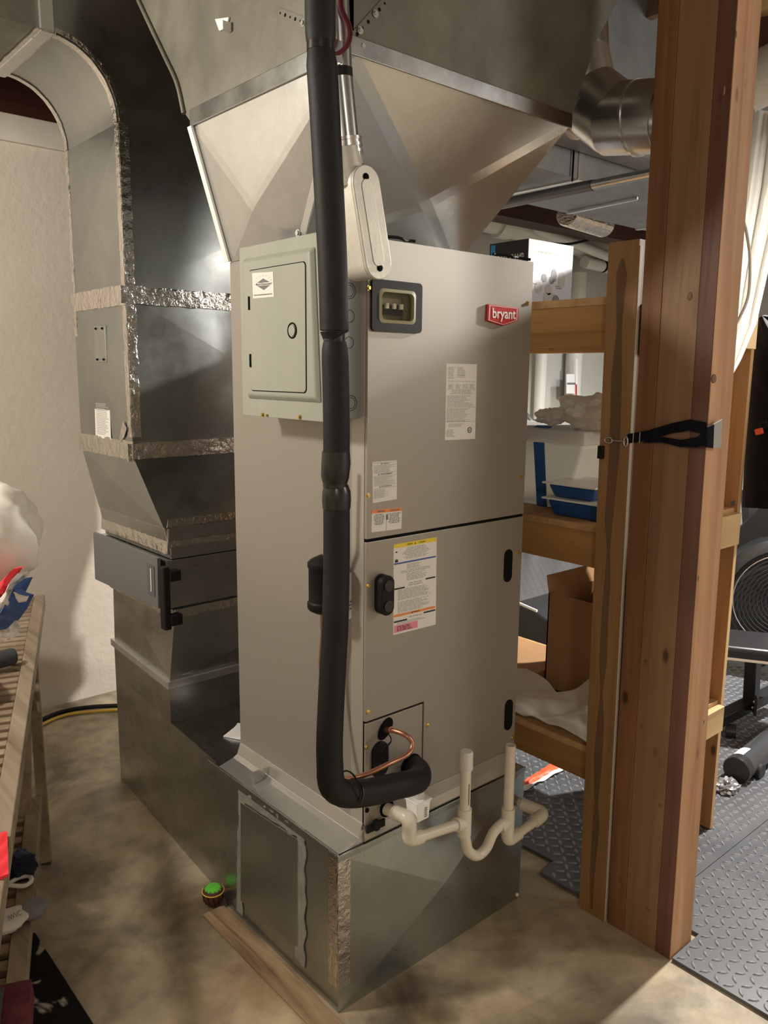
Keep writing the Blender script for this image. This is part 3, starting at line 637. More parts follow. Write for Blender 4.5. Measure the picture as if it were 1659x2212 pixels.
mb = MB(); tape(mb, (1.14,2.37,1.115), (2.15,2.37,1.115), (0,-.004,.014), NF, 15, .003, .003); tape(mb, (1.14,2.37,1.045), (2.15,2.37,1.045), (0,0,.010), NF, 16, .003, .002); tape(mb, (1.148,2.372,.81), (2.15,2.372,.81), (0,0,.014), NF, 17, .004, .003); tape(mb, (1.150,2.37,.81), (1.152,2.89,.81), (0,0,.016), NS, 18, .004, .002); mb.build('joint_tape', 'foil', rd, smooth=50)
q = PXX(1.117, (210,783), (233,783), (229,703), (206,704)); mb = MB(); slab(mb, q, NS, .006); cp = mb.build('cover_plate', 'galv_base', rd, bevel=.002)
for a, b in ((.2,.08),(.8,.08),(.2,.92),(.8,.92)): screw(bil(q, a, b)+V((-.006,0,0)), NS, .003, cp, 'gap')
q = PXX(1.116, (207,944), (240,950), (235,824), (203,823)); L = label(rd, q, NS, 'side_label'); plabel(L, 'narrow white instruction label')
mb = MB(); fine(mb, q, .1, .92, .06, .90, 30, NS, seed=60); mb.build('printed_text', 'ink_l', L)
mb = MB(); qd(mb, q, .8, .94, .95, .99, .0013, NS); fine(mb, q, .06, .5, .95, .98, 1, NS, seed=61); mb.build('printed_mark', 'red', L)
mb = MB(); mb.prism(PXX(1.114, (258,945), (266,910), (274,925), (270,940), (262,955)), (-.001,0,0)); mb.build('foil_scrap', 'foil', rd)
# filter rack: sits in the stack but slides out
fr_ = thing('filter_rack', 'grey filter cabinet with sliding door and black handle set in duct stack', 'filter cabinet', (1.4, 2.6, .80))
MB().box(1.130, 2.15, 2.366, 2.93, .832, .993).build('rack_body', 'galv', fr_, bevel=.002)
q = PXX(1.115, (212,1250), (349,1313), (347,1205), (208,1149)); d_ = V((-.012, 0, 0))
MB().hull8([p for p in q], [p+d_ for p in q]).build('rack_door', mat('grey_door_enamel', (.17,.18,.175), .42, .3), fr_, bevel=.001)
lip = MB().hull8([V((1.128, q[0].y+.004, .83)), V((1.128, q[0].y+.016, .83)), V((1.128, q[0].y+.016, .95)), V((1.128, q[0].y+.004, .95))], [V((1.112, q[0].y+.004, .83)), V((1.112, q[0].y+.016, .83)), V((1.112, q[0].y+.016, .95)), V((1.112, q[0].y+.004, .95))]); lip.build('rack_lip', 'galv', fr_)
q = PXX(1.102, (321,1284), (335,1290), (333,1224), (317,1216)); mb = MB(); slab(mb, q, NS, .001); fq = mb.build('door_label', mat('grey_sticker', (.10,.105,.11), .4), fr_)
q = PXX(1.1005, (326,1278), (327.5,1278), (326,1228), (324.5,1228)); mb = MB(); slab(mb, q, NS, .0006); mb.build('label_stripe', 'white', fq)
hp = onx(358, 1262, 1.085); hy = hp.y
mb = MB(); mb.box(1.070, 1.094, hy-.016, hy+.018, .795, .998); hb = mb.build('pull_handle', 'black', fr_, bevel=.005)
mb = MB(); mb.box(1.090, 1.130, hy-.020, hy+.012, .950, .985); mb.box(1.090, 1.130, hy-.020, hy+.012, .806, .842); mb.build('handle_foot', 'black', hb, bevel=.004)

# papers lying on the trunk
for i in range(4):
    mb = MB(); c_ = onz(518, 1581, .44)+V((i*.004, -i*.003, -.0015+i*.003)); a = .5+i*.09; ex = V((math.cos(a), math.sin(a), 0)); ey = V((-ex.y, ex.x, 0))
    mb.obox(c_, ex*.045, ey*.035, (0,0,.0012)); tag(mb.build('paper_slip', 'white', bevel=.0003), 'white paper slip in a small pile on the low duct', 'paper', 'paper slips on the duct')

# ================================================================= SUPPLY PLENUM
RZ = 2.228
rx0, rx1, ry0, ry1 = 1.074, 1.797, 1.352, 2.001
sp_ = thing('supply_plenum', 'bright flared sheet metal plenum widening above the air handler', 'duct', (1.46, 1.8, AZ1))
b4 = [V((1.176,1.67,AZ1+.001)), V((1.705,1.67,AZ1+.001)), V((1.705,2.0,AZ1+.001)), V((1.176,2.0,AZ1+.001))]
t4 = [V((rx0,ry0,RZ)), V((rx1,ry0,RZ)), V((rx1,ry1,RZ)), V((rx0,ry1,RZ))]
mb = MB(); panel(mb, [b4[0],b4[1],t4[1],t4[0]], .042, 80, .16, out=(0,-1,-.1)); mb.build('front_panel', 'galv_new', sp_)
mb = MB(); panel(mb, [b4[3],b4[0],t4[0],t4[3]], .030, 80, .14, out=(-1,0,-.1)); mb.build('side_panel', 'galv_new', sp_)
mb = MB(); mb.add(b4+t4, [(1,2,6,5),(2,3,7,6)]); mb.build('rear_panel', 'galv_new', sp_)
mb = MB(); d = (t4[0]-b4[0]).normalized(); mb.beam(b4[0]+V((-.004,-.002,0)), t4[0]+V((-.004,-.002,-.005)), .004, .022, (0,1,0)); e1 = mb.build('corner_seam', 'galv_new', sp_, bevel=.001)
mb = MB(); mb.beam(b4[3]+V((-.006,.003,-.0)), t4[3]+V((-.006,.003,-.005)), .007, .020, (0,1,0)); mb.build('corner_seam', 'white', sp_, bevel=.001)
screw(b4[0].lerp(t4[0], .10)+V((-.008,.014,0)), NS, .006, sp_, 'steel')
mb = MB()   # straight lip on the cabinet top
mb.box(1.174, 1.74, 1.52, 1.67, AZ1, AZ1+.002); mb.build('bottom_flange', 'galv_new', sp_)
for i, (x0_, x1_) in enumerate(((1.22,1.34), (1.62,1.75))):
    pts = [(x0_+(x1_-x0_)*t, 1.43+.012*math.sin(t*9+i), AZ1+.006+.006*abs(math.sin(t*5+i))) for t in [k/14 for k in range(15)]]
    tag(MB().tube(pts, .0035, 8).build('thermostat_wire', 'black', smooth=60), ('short black wire lying along the cabinet top beside the conduit body', 'black wire bunch on the right end of the cabinet top')[i], 'wire')

# ================================================================= SUPPLY TRUNK
tr = thing('supply_duct', 'large dull galvanised overhead duct with curved back edge', 'duct', (1.46, 1.7, RZ))
prof = [(ry0, RZ), (ry1, RZ)]
cur = [onx(u, v, rx0) for u, v in ((400,246),(385,180),(360,125),(330,62),(302,2),(278,-50),(240,-110))]
prof += [(p.y, p.z) for p in spline(cur, 4)]
prof += [(prof[-1][0], 3.05), (ry0, 3.05)]
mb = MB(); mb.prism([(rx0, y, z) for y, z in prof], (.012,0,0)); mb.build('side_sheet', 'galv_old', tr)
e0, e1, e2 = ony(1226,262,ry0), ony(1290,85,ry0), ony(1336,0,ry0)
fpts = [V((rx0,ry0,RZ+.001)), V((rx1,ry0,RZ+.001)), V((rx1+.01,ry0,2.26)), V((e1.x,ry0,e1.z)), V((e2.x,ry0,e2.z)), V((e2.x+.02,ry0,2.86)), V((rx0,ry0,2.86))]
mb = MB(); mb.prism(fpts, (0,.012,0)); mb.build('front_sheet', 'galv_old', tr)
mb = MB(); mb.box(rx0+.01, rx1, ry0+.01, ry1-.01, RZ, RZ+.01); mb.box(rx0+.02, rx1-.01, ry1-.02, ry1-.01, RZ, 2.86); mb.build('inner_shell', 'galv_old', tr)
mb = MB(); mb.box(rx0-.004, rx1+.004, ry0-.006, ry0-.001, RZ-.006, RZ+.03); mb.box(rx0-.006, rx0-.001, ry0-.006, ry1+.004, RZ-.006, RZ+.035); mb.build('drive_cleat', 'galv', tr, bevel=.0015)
seam = [V((rx0-.004, y, z)) for y, z in prof[2:-2]]
MB().tube(seam, .006, 8).build('standing_seam', 'galv_old', tr, smooth=60)
# perforated straps
def perf(p0, p1, nr, par, w=.020, pitch=.021):
    p0, p1, nr = V(p0), V(p1), V(nr); d = (p1-p0); L_ = d.length; t = d.normalized(); sd = nr.cross(t).normalized()
    mb = MB(); mb.obox((p0+p1)/2+nr*.001, d/2, sd*w/2, nr*.0008); o = mb.build('perforated_strap', 'galv_old', par)
    mb = MB(); k = 0; s_ = .01
    while s_ < L_-.005:
        c_ = p0+t*s_+nr*.002; r_ = .0038 if k % 2 else .0025; mb.cyl(c_, c_+nr*.0003, r_, 10); s_ += pitch; k += 1
    mb.build('strap_hole', 'gap', o); return o
perf(onx(602,27,rx0), onx(668,53,rx0), NS, tr)
perf(ony(752,95,ry0), ony(848,-12,ry0), NF, tr)
for u, v in ((655,50),): screw(onx(u, v, rx0-.002), NS, .005, tr, 'steel')
for u, v in ((778,66),(811,30),(783,100)): screw(ony(u, v, ry0-.003), NF, .005, tr, 'steel')
q = [onx(u, v, rx0) for u, v in ((477,68),(492,62),(498,38),(468,42))]
mb = MB(); slab(mb, q, NS, .006); mb.obox(onx(488,57,rx0-.012), (.012,0,0), (0,.006,0), (0,0,.010))
tag(mb.build('cable_clip', 'white', bevel=.002), 'small white adhesive clip stuck on dull overhead duct', 'clip')
mb = MB(); c0 = ony(738,150,ry0-.02); mb.obox(ony(735,112,ry0-.012), (.018,0,0), (0,.0012,0), (0,0,.02)); mb.build('strap_tail', 'galv', tr)

# ================================================================= INSULATED REFRIGERANT LINE
PYv = 1.29
def pp(u, v, y=PYv): return ony(u, v, y)
rl = thing('suction_line', 'thick black foam insulated refrigerant pipe running down in front of the cabinet corner', 'pipe', (1.0, PYv, .7))
def run(pts, r, name='insulation', m='insul'):
    return MB().tube(pts, r, 24).build(name, m, rl, smooth=50)
p_ = spline([pp(690,-190), pp(691,-60), pp(692,40), pp(693,98)], 6); run(p_, [.0285]*(len(p_)-3)+[.028,.027,.025])
p_ = spline([pp(693,104), pp(702,250), pp(711,420), pp(718,560), pp(722,700), pp(722,714)], 8); n = len(p_); run(p_, [.025,.027]+[.0290]*(n-6)+[.0285,.028,.026,.023])
run([pp(693,92), pp(693,112)], .0262, 'tape_joint', 'tape_b')
run([pp(722,706), pp(722,738)], .0215, 'tape_joint', 'tape_b')
p_ = spline([pp(723,738), pp(726,860), pp(727,960), pp(725,1040)], 8); n = len(p_); run(p_, [.023,.026,.0268]+[.0272]*(n-6)+[.027,.0265,.025])
p_ = [pp(726,975), pp(726,1000), pp(724,1030), pp(724,1043)]; run(p_, [.0285,.0300,.0290,.0255], 'tape_wrap', 'tape_b')
run([pp(724,1034), pp(724,1052)], .0252, 'tape_joint', 'tape_b')
p_ = [pp(726,1050), pp(727,1062), pp(727,1080), pp(727,1098)]; run(p_, [.0255,.0292,.0300,.0288], 'tape_wrap', 'tape_b')
path = [pp(727,1095), pp(727,1200), pp(724,1350), pp(717,1480), pp(712,1600), pp(713,1660)]
v_ = spline(path, 8)
bend = [pp(714,1680), pp(720,1700), pp(738,1712), pp(765,1715)]
hor = [pp(810,1709), pp(860,1697), pp(885,1692,1.30), pp(903,1684,1.325), pp(905,1668,1.365), pp(895,1658,1.40), pp(888,1655,1.415)]
allp = spline(v_[::8]+bend+hor, 8); n = len(allp)
run(allp, [.0275+.003*min(1, i/(n*.5)) for i in range(n)])
run([pp(763,1713)+V((0,0,0)), pp(766,1713)], .0322, 'glue_seam', 'tape_b')
# copper liquid line and drier
ll = thing('liquid_line', 'thin copper refrigerant line tied beside the black insulated pipe', 'pipe', (1.1, 1.36, .7))
cp_ = spline([ony(836,1577,1.405), ony(850,1578,1.375), ony(876,1588,1.34), ony(891,1607,1.325), ony(880,1630,1.318), ony(840,1650,1.31), ony(790,1673,1.318), ony(742,1685,1.345)], 8)
dx = onx(699, 1262, 1.118)
cp_ += spline([ony(742,1685,1.345), onx(722,1660,1.105), onx(704,1560,1.115), onx(694,1440,1.118), V((dx.x, dx.y, dx.z-.10))], 8)[1:]
MB().tube(cp_, .0062, 12).build('copper_tube', 'copper', ll, smooth=50)
MB().tube([ony(833,1576,1.408), ony(846,1577,1.38)], .0085, 12).build('brazed_fitting', 'copper', ll, smooth=50)
MB().tube([V((dx.x,dx.y,dx.z-.072)), V((dx.x,dx.y,dx.z-.11)), V((dx.x,dx.y-.0,dx.z-.12))], [.0085,.0085,.0065], 12).build('brazed_fitting', 'copper', ll, smooth=50)
mb = MB(); mb.lathe((dx.x,dx.y,dx.z), (0,0,1), [(-.074,.006),(-.070,.022),(-.062,.036),(-.056,.0395),(-.044,.0395),(-.040,.036),(.040,.036),(.044,.0385),(.054,.0385),(.062,.030),(.072,.010)], 28); mb.build('filter_drier', 'black', ll, smooth=35)
MB().tube([V((dx.x,dx.y,dx.z+.06)), V((dx.x+.0,dx.y-.03,dx.z+.12)), V((dx.x,dx.y-.035,dx.z+.30))], .0062, 10).build('copper_tube', 'copper', ll, smooth=50)
tie = arc(pp(756,1700), (0,.036,0), (0,0,.036), 20, 0, 2*PI)
MB().tube(tie, .002, 6).build('cable_tie', 'black', ll, smooth=50)
for s_, (u1, v1) in ((0, (815,1640)), (1, (822,1645))):
    MB().tube(spline([ony(838,1582,1.404), ony(845,1600,1.38), ony(826+8*s_,1618,1.39), ony(u1,v1,1.40)], 6), .0013, 6).build('sensor_wire', 'black', ll, smooth=50)
# cable loops by the top
for i, dx_ in enumerate((0, 6)):
    pts = spline([ony(742+dx_,-60,1.33), ony(733+dx_,10,1.325), ony(752+dx_,60,1.32), ony(748+dx_,95,1.32), ony(728+dx_,115,1.32), ony(712,112,1.325)], 8)
    tag(MB().tube(pts, .003, 8).build('control_cable', 'maroon', smooth=50), ('thin brown control cable hugging the black pipe near the top', 'thin brown control cable looping furthest right beside the pipe top')[i], 'cable')

# ================================================================= ELECTRICAL PANEL
el = thing('electrical_panel', 'grey green electrical breaker panel mounted on the cabinet side', 'electrical panel', (1.13, 1.61, 1.49))
EX = 1.080
MB().box(EX+.004, AX0-.0005, 1.440, 1.786, 1.496, 1.893).build('enclosure', 'panel_side', el, bevel=.001)
MB().box(EX, EX+.004, 1.436, 1.792, 1.490, 1.899).build('cover', 'panel', el, bevel=.001)
q = PXX(EX, (538,862), (696,872), (682,531), (526,558)); d_ = V((-.011, 0, 0)); cc = sum(q, V((0,0,0)))/4
q2 = [cc+(p-cc)*.93+d_ for p in q]
MB().hull8(q, q2).build('raised_frame', 'panel', el, bevel=.004, seg=3)
DX = EX-.011; q = PXX(DX, (543,841), (662,852), (658,568), (537,577))
y0_, y1_, z0_, z1_ = q[1].y, q[0].y, q[0].z-.002, q[2].z+.002; cy_, cz_ = (y0_+y1_)/2, (z0_+z1_)/2
rr = rrect(y1_-y0_, z1_-z0_, .010); r2 = rrect(y1_-y0_+.004, z1_-z0_+.004, .011)
MB().prism([(DX+.0002, cy_+a, cz_+b) for a, b in r2], (-.0008,0,0)).build('door_gap', 'gap', el)
dr = MB().prism([(DX-.0004, cy_+a, cz_+b) for a, b in rr], (-.002,0,0)).build('panel_door', 'panel', el, bevel=.0008)
lc = onx(631, 714, DX-.003); c1 = arc(lc, (0,.0165,0), (0,0,.0165), 28, 0, 2*PI)
lt = MB().tube(c1, .0018, 8).build('latch_ring', 'gap', dr, smooth=50)
MB().cyl(lc+V((.001,0,0)), lc+V((-.002,0,0)), .0125, 24).build('latch_disc', 'panel', lt, smooth=40)
for u, v in ((538,655), (541,779)):
    c_ = onx(u, v, DX-.003); MB().box(c_.x-.002, c_.x+.002, c_.y-.003, c_.y+.003, c_.z-.016, c_.z+.016).build('hinge', 'gap', dr, bevel=.001)
q = PXX(DX-.0026, (547,645), (592,641), (590,587), (545,590)); L = label(dr, q, NS, 'sticker'); plabel(L, 'white sticker printed with a black diamond')
mb = MB()
def tri(*ab): mb.add([bil(q, a, b)+V((-.0012,0,0)) for a, b in ab], [tuple(range(len(ab)))])
tri((.24,.60),(.84,.60),(.54,.76)); tri((.24,.48),(.84,.48),(.54,.30)); text(mb, 'Diamond', q, .42, .90, .50, .585, .0012, NS, True); text(mb, 'Black', q, .18, .40, .50, .585, .0012, NS, True)
fine(mb, q, .06, .96, .08, .17, 1, NS, seed=70)
mb.build('sticker_print', 'ink', L)
mb = MB()
for k in range(9):
    a = PI*k/8; tri((.54+.28*math.cos(a), .55+.26*math.sin(a)), (.54+.44*math.cos(a), .55+.36*math.sin(a)), (.545+.44*math.cos(a+.05), .55+.36*math.sin(a+.05)))
mb.build('sticker_rays', 'ink_l', L)
for u, v in ((567,896), (577,897), (647,901)): screw(onx(u, v, EX-.001), NS, .004 if u != 577 else .0025, el, 'brass')
for u, v, r_ in ((755,628,.017), (755,683,.0135), (754,740,.0125), (758,871,.017)):
    c_ = ony(u, v, 1.440); rg = arc(c_, (r_,0,0), (0,0,r_), 28, 0, 2*PI); MB().tube(rg, .0007, 6).build('knockout', 'gap', el)
    if r_ > .015: MB().tube(arc(c_, (r_*.72,0,0), (0,0,r_*.72), 28, 0, 2*PI), .0006, 6).build('knockout', 'gap', el)

# ================================================================= CONDUIT WITH ACCESS BODY
LY = 1.315
cd = thing('conduit_assembly', 'grey electrical conduit ending in a cast aluminium pull fitting above panel', 'conduit', tuple(ony(800,590,LY+.03)))
ct, cb = ony(791, 396, LY), ony(817, 566, LY); axd = (ct-cb).normalized(); sdv = V((axd.z, 0, -axd.x))
def pill(mb, r, y0, y1, e0=0, e1=0, n=14):
    pts = [ct+axd*e1+sdv*r*math.cos(a)+axd*r*math.sin(a) for a in [PI*k/n for k in range(n+1)]]+[cb-axd*e0+sdv*r*math.cos(a)+axd*r*math.sin(a) for a in [PI+PI*k/n for k in range(n+1)]]
    mb.prism([(p.x, y0, p.z) for p in pts], (0, y1-y0, 0))
mb = MB(); pill(mb, .0335, LY+.004, LY+.078); bod = mb.build('access_body', 'cast', cd, smooth=40, bevel=.006, seg=3)
mb = MB(); pill(mb, .0355, LY-.002, LY+.004); cv = mb.build('access_cover', 'cast', cd, smooth=40, bevel=.002)
mb = MB(); pill(mb, .015, LY-.0035, LY-.002, -.006, -.006); mb.build('cover_ridge', 'cast', cv, smooth=40, bevel=.001)
for p in (ct+axd*.012, cb-axd*.012): screw(V((p.x, LY-.002, p.z)), NF, .005, cv, 'gap')
top = ct+V((-.010,.042,0)); hb_ = [top+axd*.0, top+axd*.072]
MB().tube(hb_, [.034,.031], 24).build('hub', 'cast', cd, smooth=40)
g = [ony(757,345,LY+.042), ony(752,300,LY+.042)]; ad = (g[1]-g[0]).normalized()
mb = MB(); mb.tube([g[0]-ad*.01, g[1]], .0265, 20)
for k in range(3): a_ = g[0].lerp(g[1], .3+.3*k); mb.tube([a_, a_+ad*.006], .0285, 20)
mb.build('compression_coupling', 'steel', cd, smooth=40)
MB().tube([g[1]-ad*.01, ony(738,160,LY+.042), ony(728,-60,LY+.042)], .0215, 20).build('conduit_tube', 'galv', cd, smooth=50)
MB().tube([ony(738,168,LY+.042), ony(737,148,LY+.042)], .0225, 20).build('end_band', 'black', cd, smooth=50)
MB().cyl((cb.x-.01, LY+.07, cb.z+.01), (cb.x-.01, 1.441, cb.z+.01), .022, 20).build('rear_nipple', 'galv', cd, smooth=50)

# ================================================================= CONDENSATE DRAIN
PV = 1.325
def c(u, v, y=PV): return ony(u, v, y)
dn = thing('condensate_drain', 'cream pvc condensate drain with u trap and two standpipes before the cabinet', 'drain pipe', tuple(c(1000,1800)))
def pv(name, pts, r=.0137, n=18): return MB().tube(pts, r, n).build(name, 'pvc', dn, smooth=50)
def sock(p, d, l=.028, r=.0180):
    p, d = V(p), V(d).normalized(); return [p, p+d*l]
stub0, el1, el2, te1 = c(835,1747,1.408), c(884,1768), c(884,1815), c(1003,1776)
pv('drain_stub', [stub0, el1.lerp(stub0,.3)], .016)
mb = MB(); k = el1.lerp(stub0, .55); mb.tube(fillet([k, el1, el1.lerp(el2, .55)], .018), .0185, 20); mb.tube([k, k.lerp(stub0,.12)], .0198, 20); mb.build('elbow', 'pvc', dn, smooth=50)
mb = MB(); k2 = el1.lerp(el2, .45); mb.tube(fillet([k2, el2, el2.lerp(te1, .20)], .014), .0182, 20); mb.build('elbow', 'pvc', dn, smooth=50)
pv('drain_pipe', [el2, te1])
up = V((0,0,1)); dT = (te1-el2).normalized()
mb = MB(); mb.tube([te1-up*.036, te1+up*.040], .0188, 20); mb.tube([te1-dT*.034, te1], .0182, 20); mb.build('tee', 'pvc', dn, smooth=50)
capz = c(1005,1640)
pv('standpipe', [te1, V((te1.x, PV, capz.z))], .0142)
MB().tube([V((te1.x,PV,capz.z-.028)), V((te1.x,PV,capz.z)), V((te1.x,PV,capz.z+.018)), V((te1.x,PV,capz.z+.022))], [.0185,.0182,.0182,.015], 20).build('pipe_cap', 'pvc_w', dn, smooth=50)
mb = MB(); q_ = V((te1.x-.001, PV-.0146, te1.z+.085)); mb.obox(q_, (.0012,0,0), (0,.0004,0), (0,0,.030)); mb.build('printed_marking', 'ink', dn)
te2 = c(1097,1772)
trap = spline([te1-up*.030, c(1006,1815), c(1012,1838), c(1030,1848), c(1050,1832), c(1065,1800), c(1080,1783), te2+V((-.012,0,0))], 8)
pv('u_trap', trap, .0142)
mb = MB(); mb.tube([te2-up*.036, te2+up*.038], .0188, 20); mb.tube([te2+V((-.034,0,-.010)), te2], .0182, 20); mb.build('tee', 'pvc', dn, smooth=50)
ot = c(1097,1612)
mb = MB(); tp = V((te2.x, PV, ot.z)); n_ = 20
mb.v = []; 
rings = [(te2.z, .0142), (ot.z, .0142), (ot.z, .0112), (ot.z-.05, .0112)]
vs = [V((te2.x+r_*math.cos(2*PI*k/n_), PV+r_*math.sin(2*PI*k/n_), z)) for z, r_ in rings for k in range(n_)]
mb.add(vs, [(i*n_+k, i*n_+(k+1)%n_, (i+1)*n_+(k+1)%n_, (i+1)*n_+k) for i in range(3) for k in range(n_)]+[tuple(3*n_+k for k in range(n_))])
mb.build('standpipe', 'pvc', dn, smooth=50)
el3 = c(1097,1816); el4 = c(1172,1762)
mb = MB(); mb.tube(fillet([te2-up*.03, el3, el3.lerp(el4,.30)], .016), .0182, 20); mb.build('elbow', 'pvc', dn, smooth=50)
pv('drain_pipe', [el3, el4])
end_ = V((el4.x-.02, PV+.32, el4.z-.01)); kk = V((el4.x-.01, PV+.07, el4.z+.01))
mb = MB(); mb.tube(fillet([el4.lerp(el3,.25), el4+V((.01,0,.004)), kk], .02), .0185, 20); mb.build('elbow', 'pvc', dn, smooth=50)
pv('drain_pipe', [kk, V((1.84, PV+.20, el4.z-.02)), V((1.84, PV+.55, el4.z-.06))])
# float switch
fs_ = thing('float_switch', 'small white drain overflow switch box tucked under the black pipe elbow', 'switch', tuple(c(905,1765)))
fc = ony(906, 1742, 1.33); mb = MB(); mb.hull8([(fc.x-.020,fc.y-.015,fc.z-.032),(fc.x+.020,fc.y-.015,fc.z-.032),(fc.x+.020,fc.y+.022,fc.z-.032),(fc.x-.020,fc.y+.022,fc.z-.032)], [(fc.x-.024,fc.y-.017,fc.z+.018),(fc.x+.024,fc.y-.017,fc.z+.018),(fc.x+.024,fc.y+.028,fc.z+.018),(fc.x-.024,fc.y+.028,fc.z+.018)]); mb.build('switch_body', 'white', fs_, bevel=.004, seg=3)
MB().box(fc.x-.026, fc.x+.026, fc.y-.019, fc.y+.030, fc.z+.017, fc.z+.023).build('switch_lid', 'white', fs_, bevel=.002)
MB().box(fc.x-.012, fc.x+.012, fc.y-.006, fc.y+.014, fc.z+.023, fc.z+.038).build('clear_cap', 'film', fs_, bevel=.003)
q = [V((fc.x+.000, fc.y-.0165, fc.z-.026)), V((fc.x+.015, fc.y-.0165, fc.z-.026)), V((fc.x+.015, fc.y-.0175, fc.z+.006)), V((fc.x+.000, fc.y-.0175, fc.z+.006))]
mb = MB(); fine(mb, q, .1, .95, .05, .95, 5, NF, seed=80, off=.001, fill=.6); mb.build('printed_marking', 'ink', fs_)

# ================================================================= POST AND STUD
PX0, PX1 = 1.911, 2.026
po = thing('support_post', 'built up brown lumber support post rising from floor to ceiling', 'post', (1.96, 1.08, 0))
for (y0_, y1_, m_, nm, x0_) in ((1.168,1.112,'post_a','board',.0), (1.1115,1.012,'post_b','board',.001), (1.0115,.967,'post_c','board',.0)):
    lean = .012
    mb = MB(); mb.hull8([(PX0+x0_,y1_,0),(PX1,y1_,0),(PX1,y0_,0),(PX0+x0_,y0_,0)], [(PX0+x0_,y1_+lean*1.9,2.90),(PX1,y1_+lean*1.9,2.90),(PX1,y0_+lean*1.9,2.90),(PX0+x0_,y0_+lean*1.9,2.90)])
    mb.build(nm, [m_], po, bevel=.0015)
mb = MB(); mb.hull8([(PX0+.001,.9655,0),(PX1,.9655,0),(PX1,.967,0),(PX0+.001,.967,0)], [(PX0+.001,.9655+.0228,2.90),(PX1,.9655+.0228,2.90),(PX1,.967+.0228,2.90),(PX0+.001,.967+.0228,2.90)])
mb.build('edge_face', 'post_d', po)
kc = ony(1542, 818, .977); mb = MB(); mb.cyl(kc+V((0,.0035,0)), kc+V((0,-.0012,0)), .011, 20); mb.build('knot', 'stud_stain', po, smooth=40)

for u, v, r_, a_, b_ in ((1490,640,.007,1,1.6), (1395,1430,.006,1,1.2), (1400,1190,.005,1,1), (1385,1570,.006,.7,1.3), (1448,330,.005,.6,1.6), (1400,1965,.006,1.2,.8), (1425,1740,.006,1,1)):
    k_ = onx(u, v, PX0); MB().sphere((PX0+.0015+.012*0, k_.y, k_.z), r_, 14, 8, (.35, a_, b_)).build('knot', 'stud_stain', po, smooth=60)
for u, v in ((1565,195), (1590,75), (1520,1560), (1508,1250)):
    k_ = ony(u, v, .966+.0228*min(1, max(0, ony(u, v, .97).z/2.9))); MB().sphere(k_+V((0,.001,0)), .006, 14, 8, (.7,.35,1.8)).build('knot', 'stud_stain', po, smooth=60)
# ================================================================= SHELF UNIT
su = thing('shelf_unit', 'home built wooden shelving unit of studs, rails and plywood behind post', 'shelf', (2.2, 1.8, 0))
SX0, SX1 = 1.905, 1.943
mb = MB(); mb.hull8([(SX0,1.176,0),(SX1,1.176,0),(SX1,1.264,0),(SX0,1.264,0)], [(SX0,1.196,1.946),(SX1,1.196,1.946),(SX1,1.288,1.946),(SX0,1.288,1.946)])
st_ = mb.build('stud', 'shelf_post', su, bevel=.0015)
def sy(z): return 1.22+.024*z/1.946
pts = []
for z, w_ in ((.02,.004),(.12,.008),(.30,.012),(.36,.006),(.50,.012),(.62,.013),(.70,.004),(.80,.010),(.95,.013),(1.02,.012),(1.05,.009),(1.12,.004),(1.2,.012),(1.40,.017),(1.60,.013),(1.72,.009),(1.80,.016),(1.86,.015),(1.90,.004)): pts.append((z, w_))
L_ = [V((SX0-.0006, sy(z)+w_*(1+.3*math.sin(z*17)), z)) for z, w_ in pts]; R_ = [V((SX0-.0006, sy(z)-w_*(1+.3*math.cos(z*23)), z)) for z, w_ in pts]
mb = MB(); n = len(pts); mb.add(L_+R_, [(i, i+1, n+i+1, n+i) for i in range(n-1)]); plabel(mb.build('water_stain', 'stud_stain', st_), 'dark irregular water stain')
mb = MB(); mb.hull8([(SX0+.004,1.1745,.0),(SX0+.016,1.1745,.0),(SX0+.016,1.176,.0),(SX0+.004,1.176,.0)], [(SX0+.004,1.1945,1.93),(SX0+.016,1.1945,1.93),(SX0+.016,1.196,1.93),(SX0+.004,1.196,1.93)]); ge = mb.build('stud_edge', 'ridge', su); plabel(ge, 'pale printed edge of the stud')
q = [V((SX0+.006,1.1885,1.20)), V((SX0+.014,1.1885,1.20)), V((SX0+.014,1.1945,1.62)), V((SX0+.006,1.1945,1.62))]
mb = MB()
for k in range(26):
    if k % 9 == 8: continue
    b = k/26; qd(mb, q, .15, .85, b, b+.018, .0005, NF)
mb.build('printed_marking', 'ink_l', ge)
for z0_, z1_, zt in ((1.68,1.790,1.812), (1.048,1.152,1.172), (.392,.480,.500)):
    MB().box(1.945, 1.983, 1.19, 2.34, z0_, z1_).build('front_rail', 'rail', su, bevel=.002)
    MB().box(1.945, 2.590, 1.21, 2.34, z1_, zt).build('shelf_board', 'plyf', su, bevel=.001)
    MB().box(2.555, 2.590, 1.61, 2.34, z0_, z1_).build('back_rail', 'rail', su, bevel=.002)
    MB().box(1.984, 2.590, 1.185, 1.209, z0_+.004, z1_+.006).build('end_rail', 'endrail', su, bevel=.002)
MB().box(2.600, 2.618, 1.205, 1.60, .0145, 2.06).build('back_panel', 'ply', su)
MB().box(2.5995, 2.6185, 1.2035, 1.2052, .0145, 2.06).build('plywood_edge', 'plyedge', su)
MB().box(1.945, 1.983, 2.25, 2.338, .0005, 1.94).build('stud', 'shelf_post', su, bevel=.002)
MB().box(2.555, 2.598, 2.25, 2.338, .0005, 1.94).build('stud', 'shelf_post', su, bevel=.002)
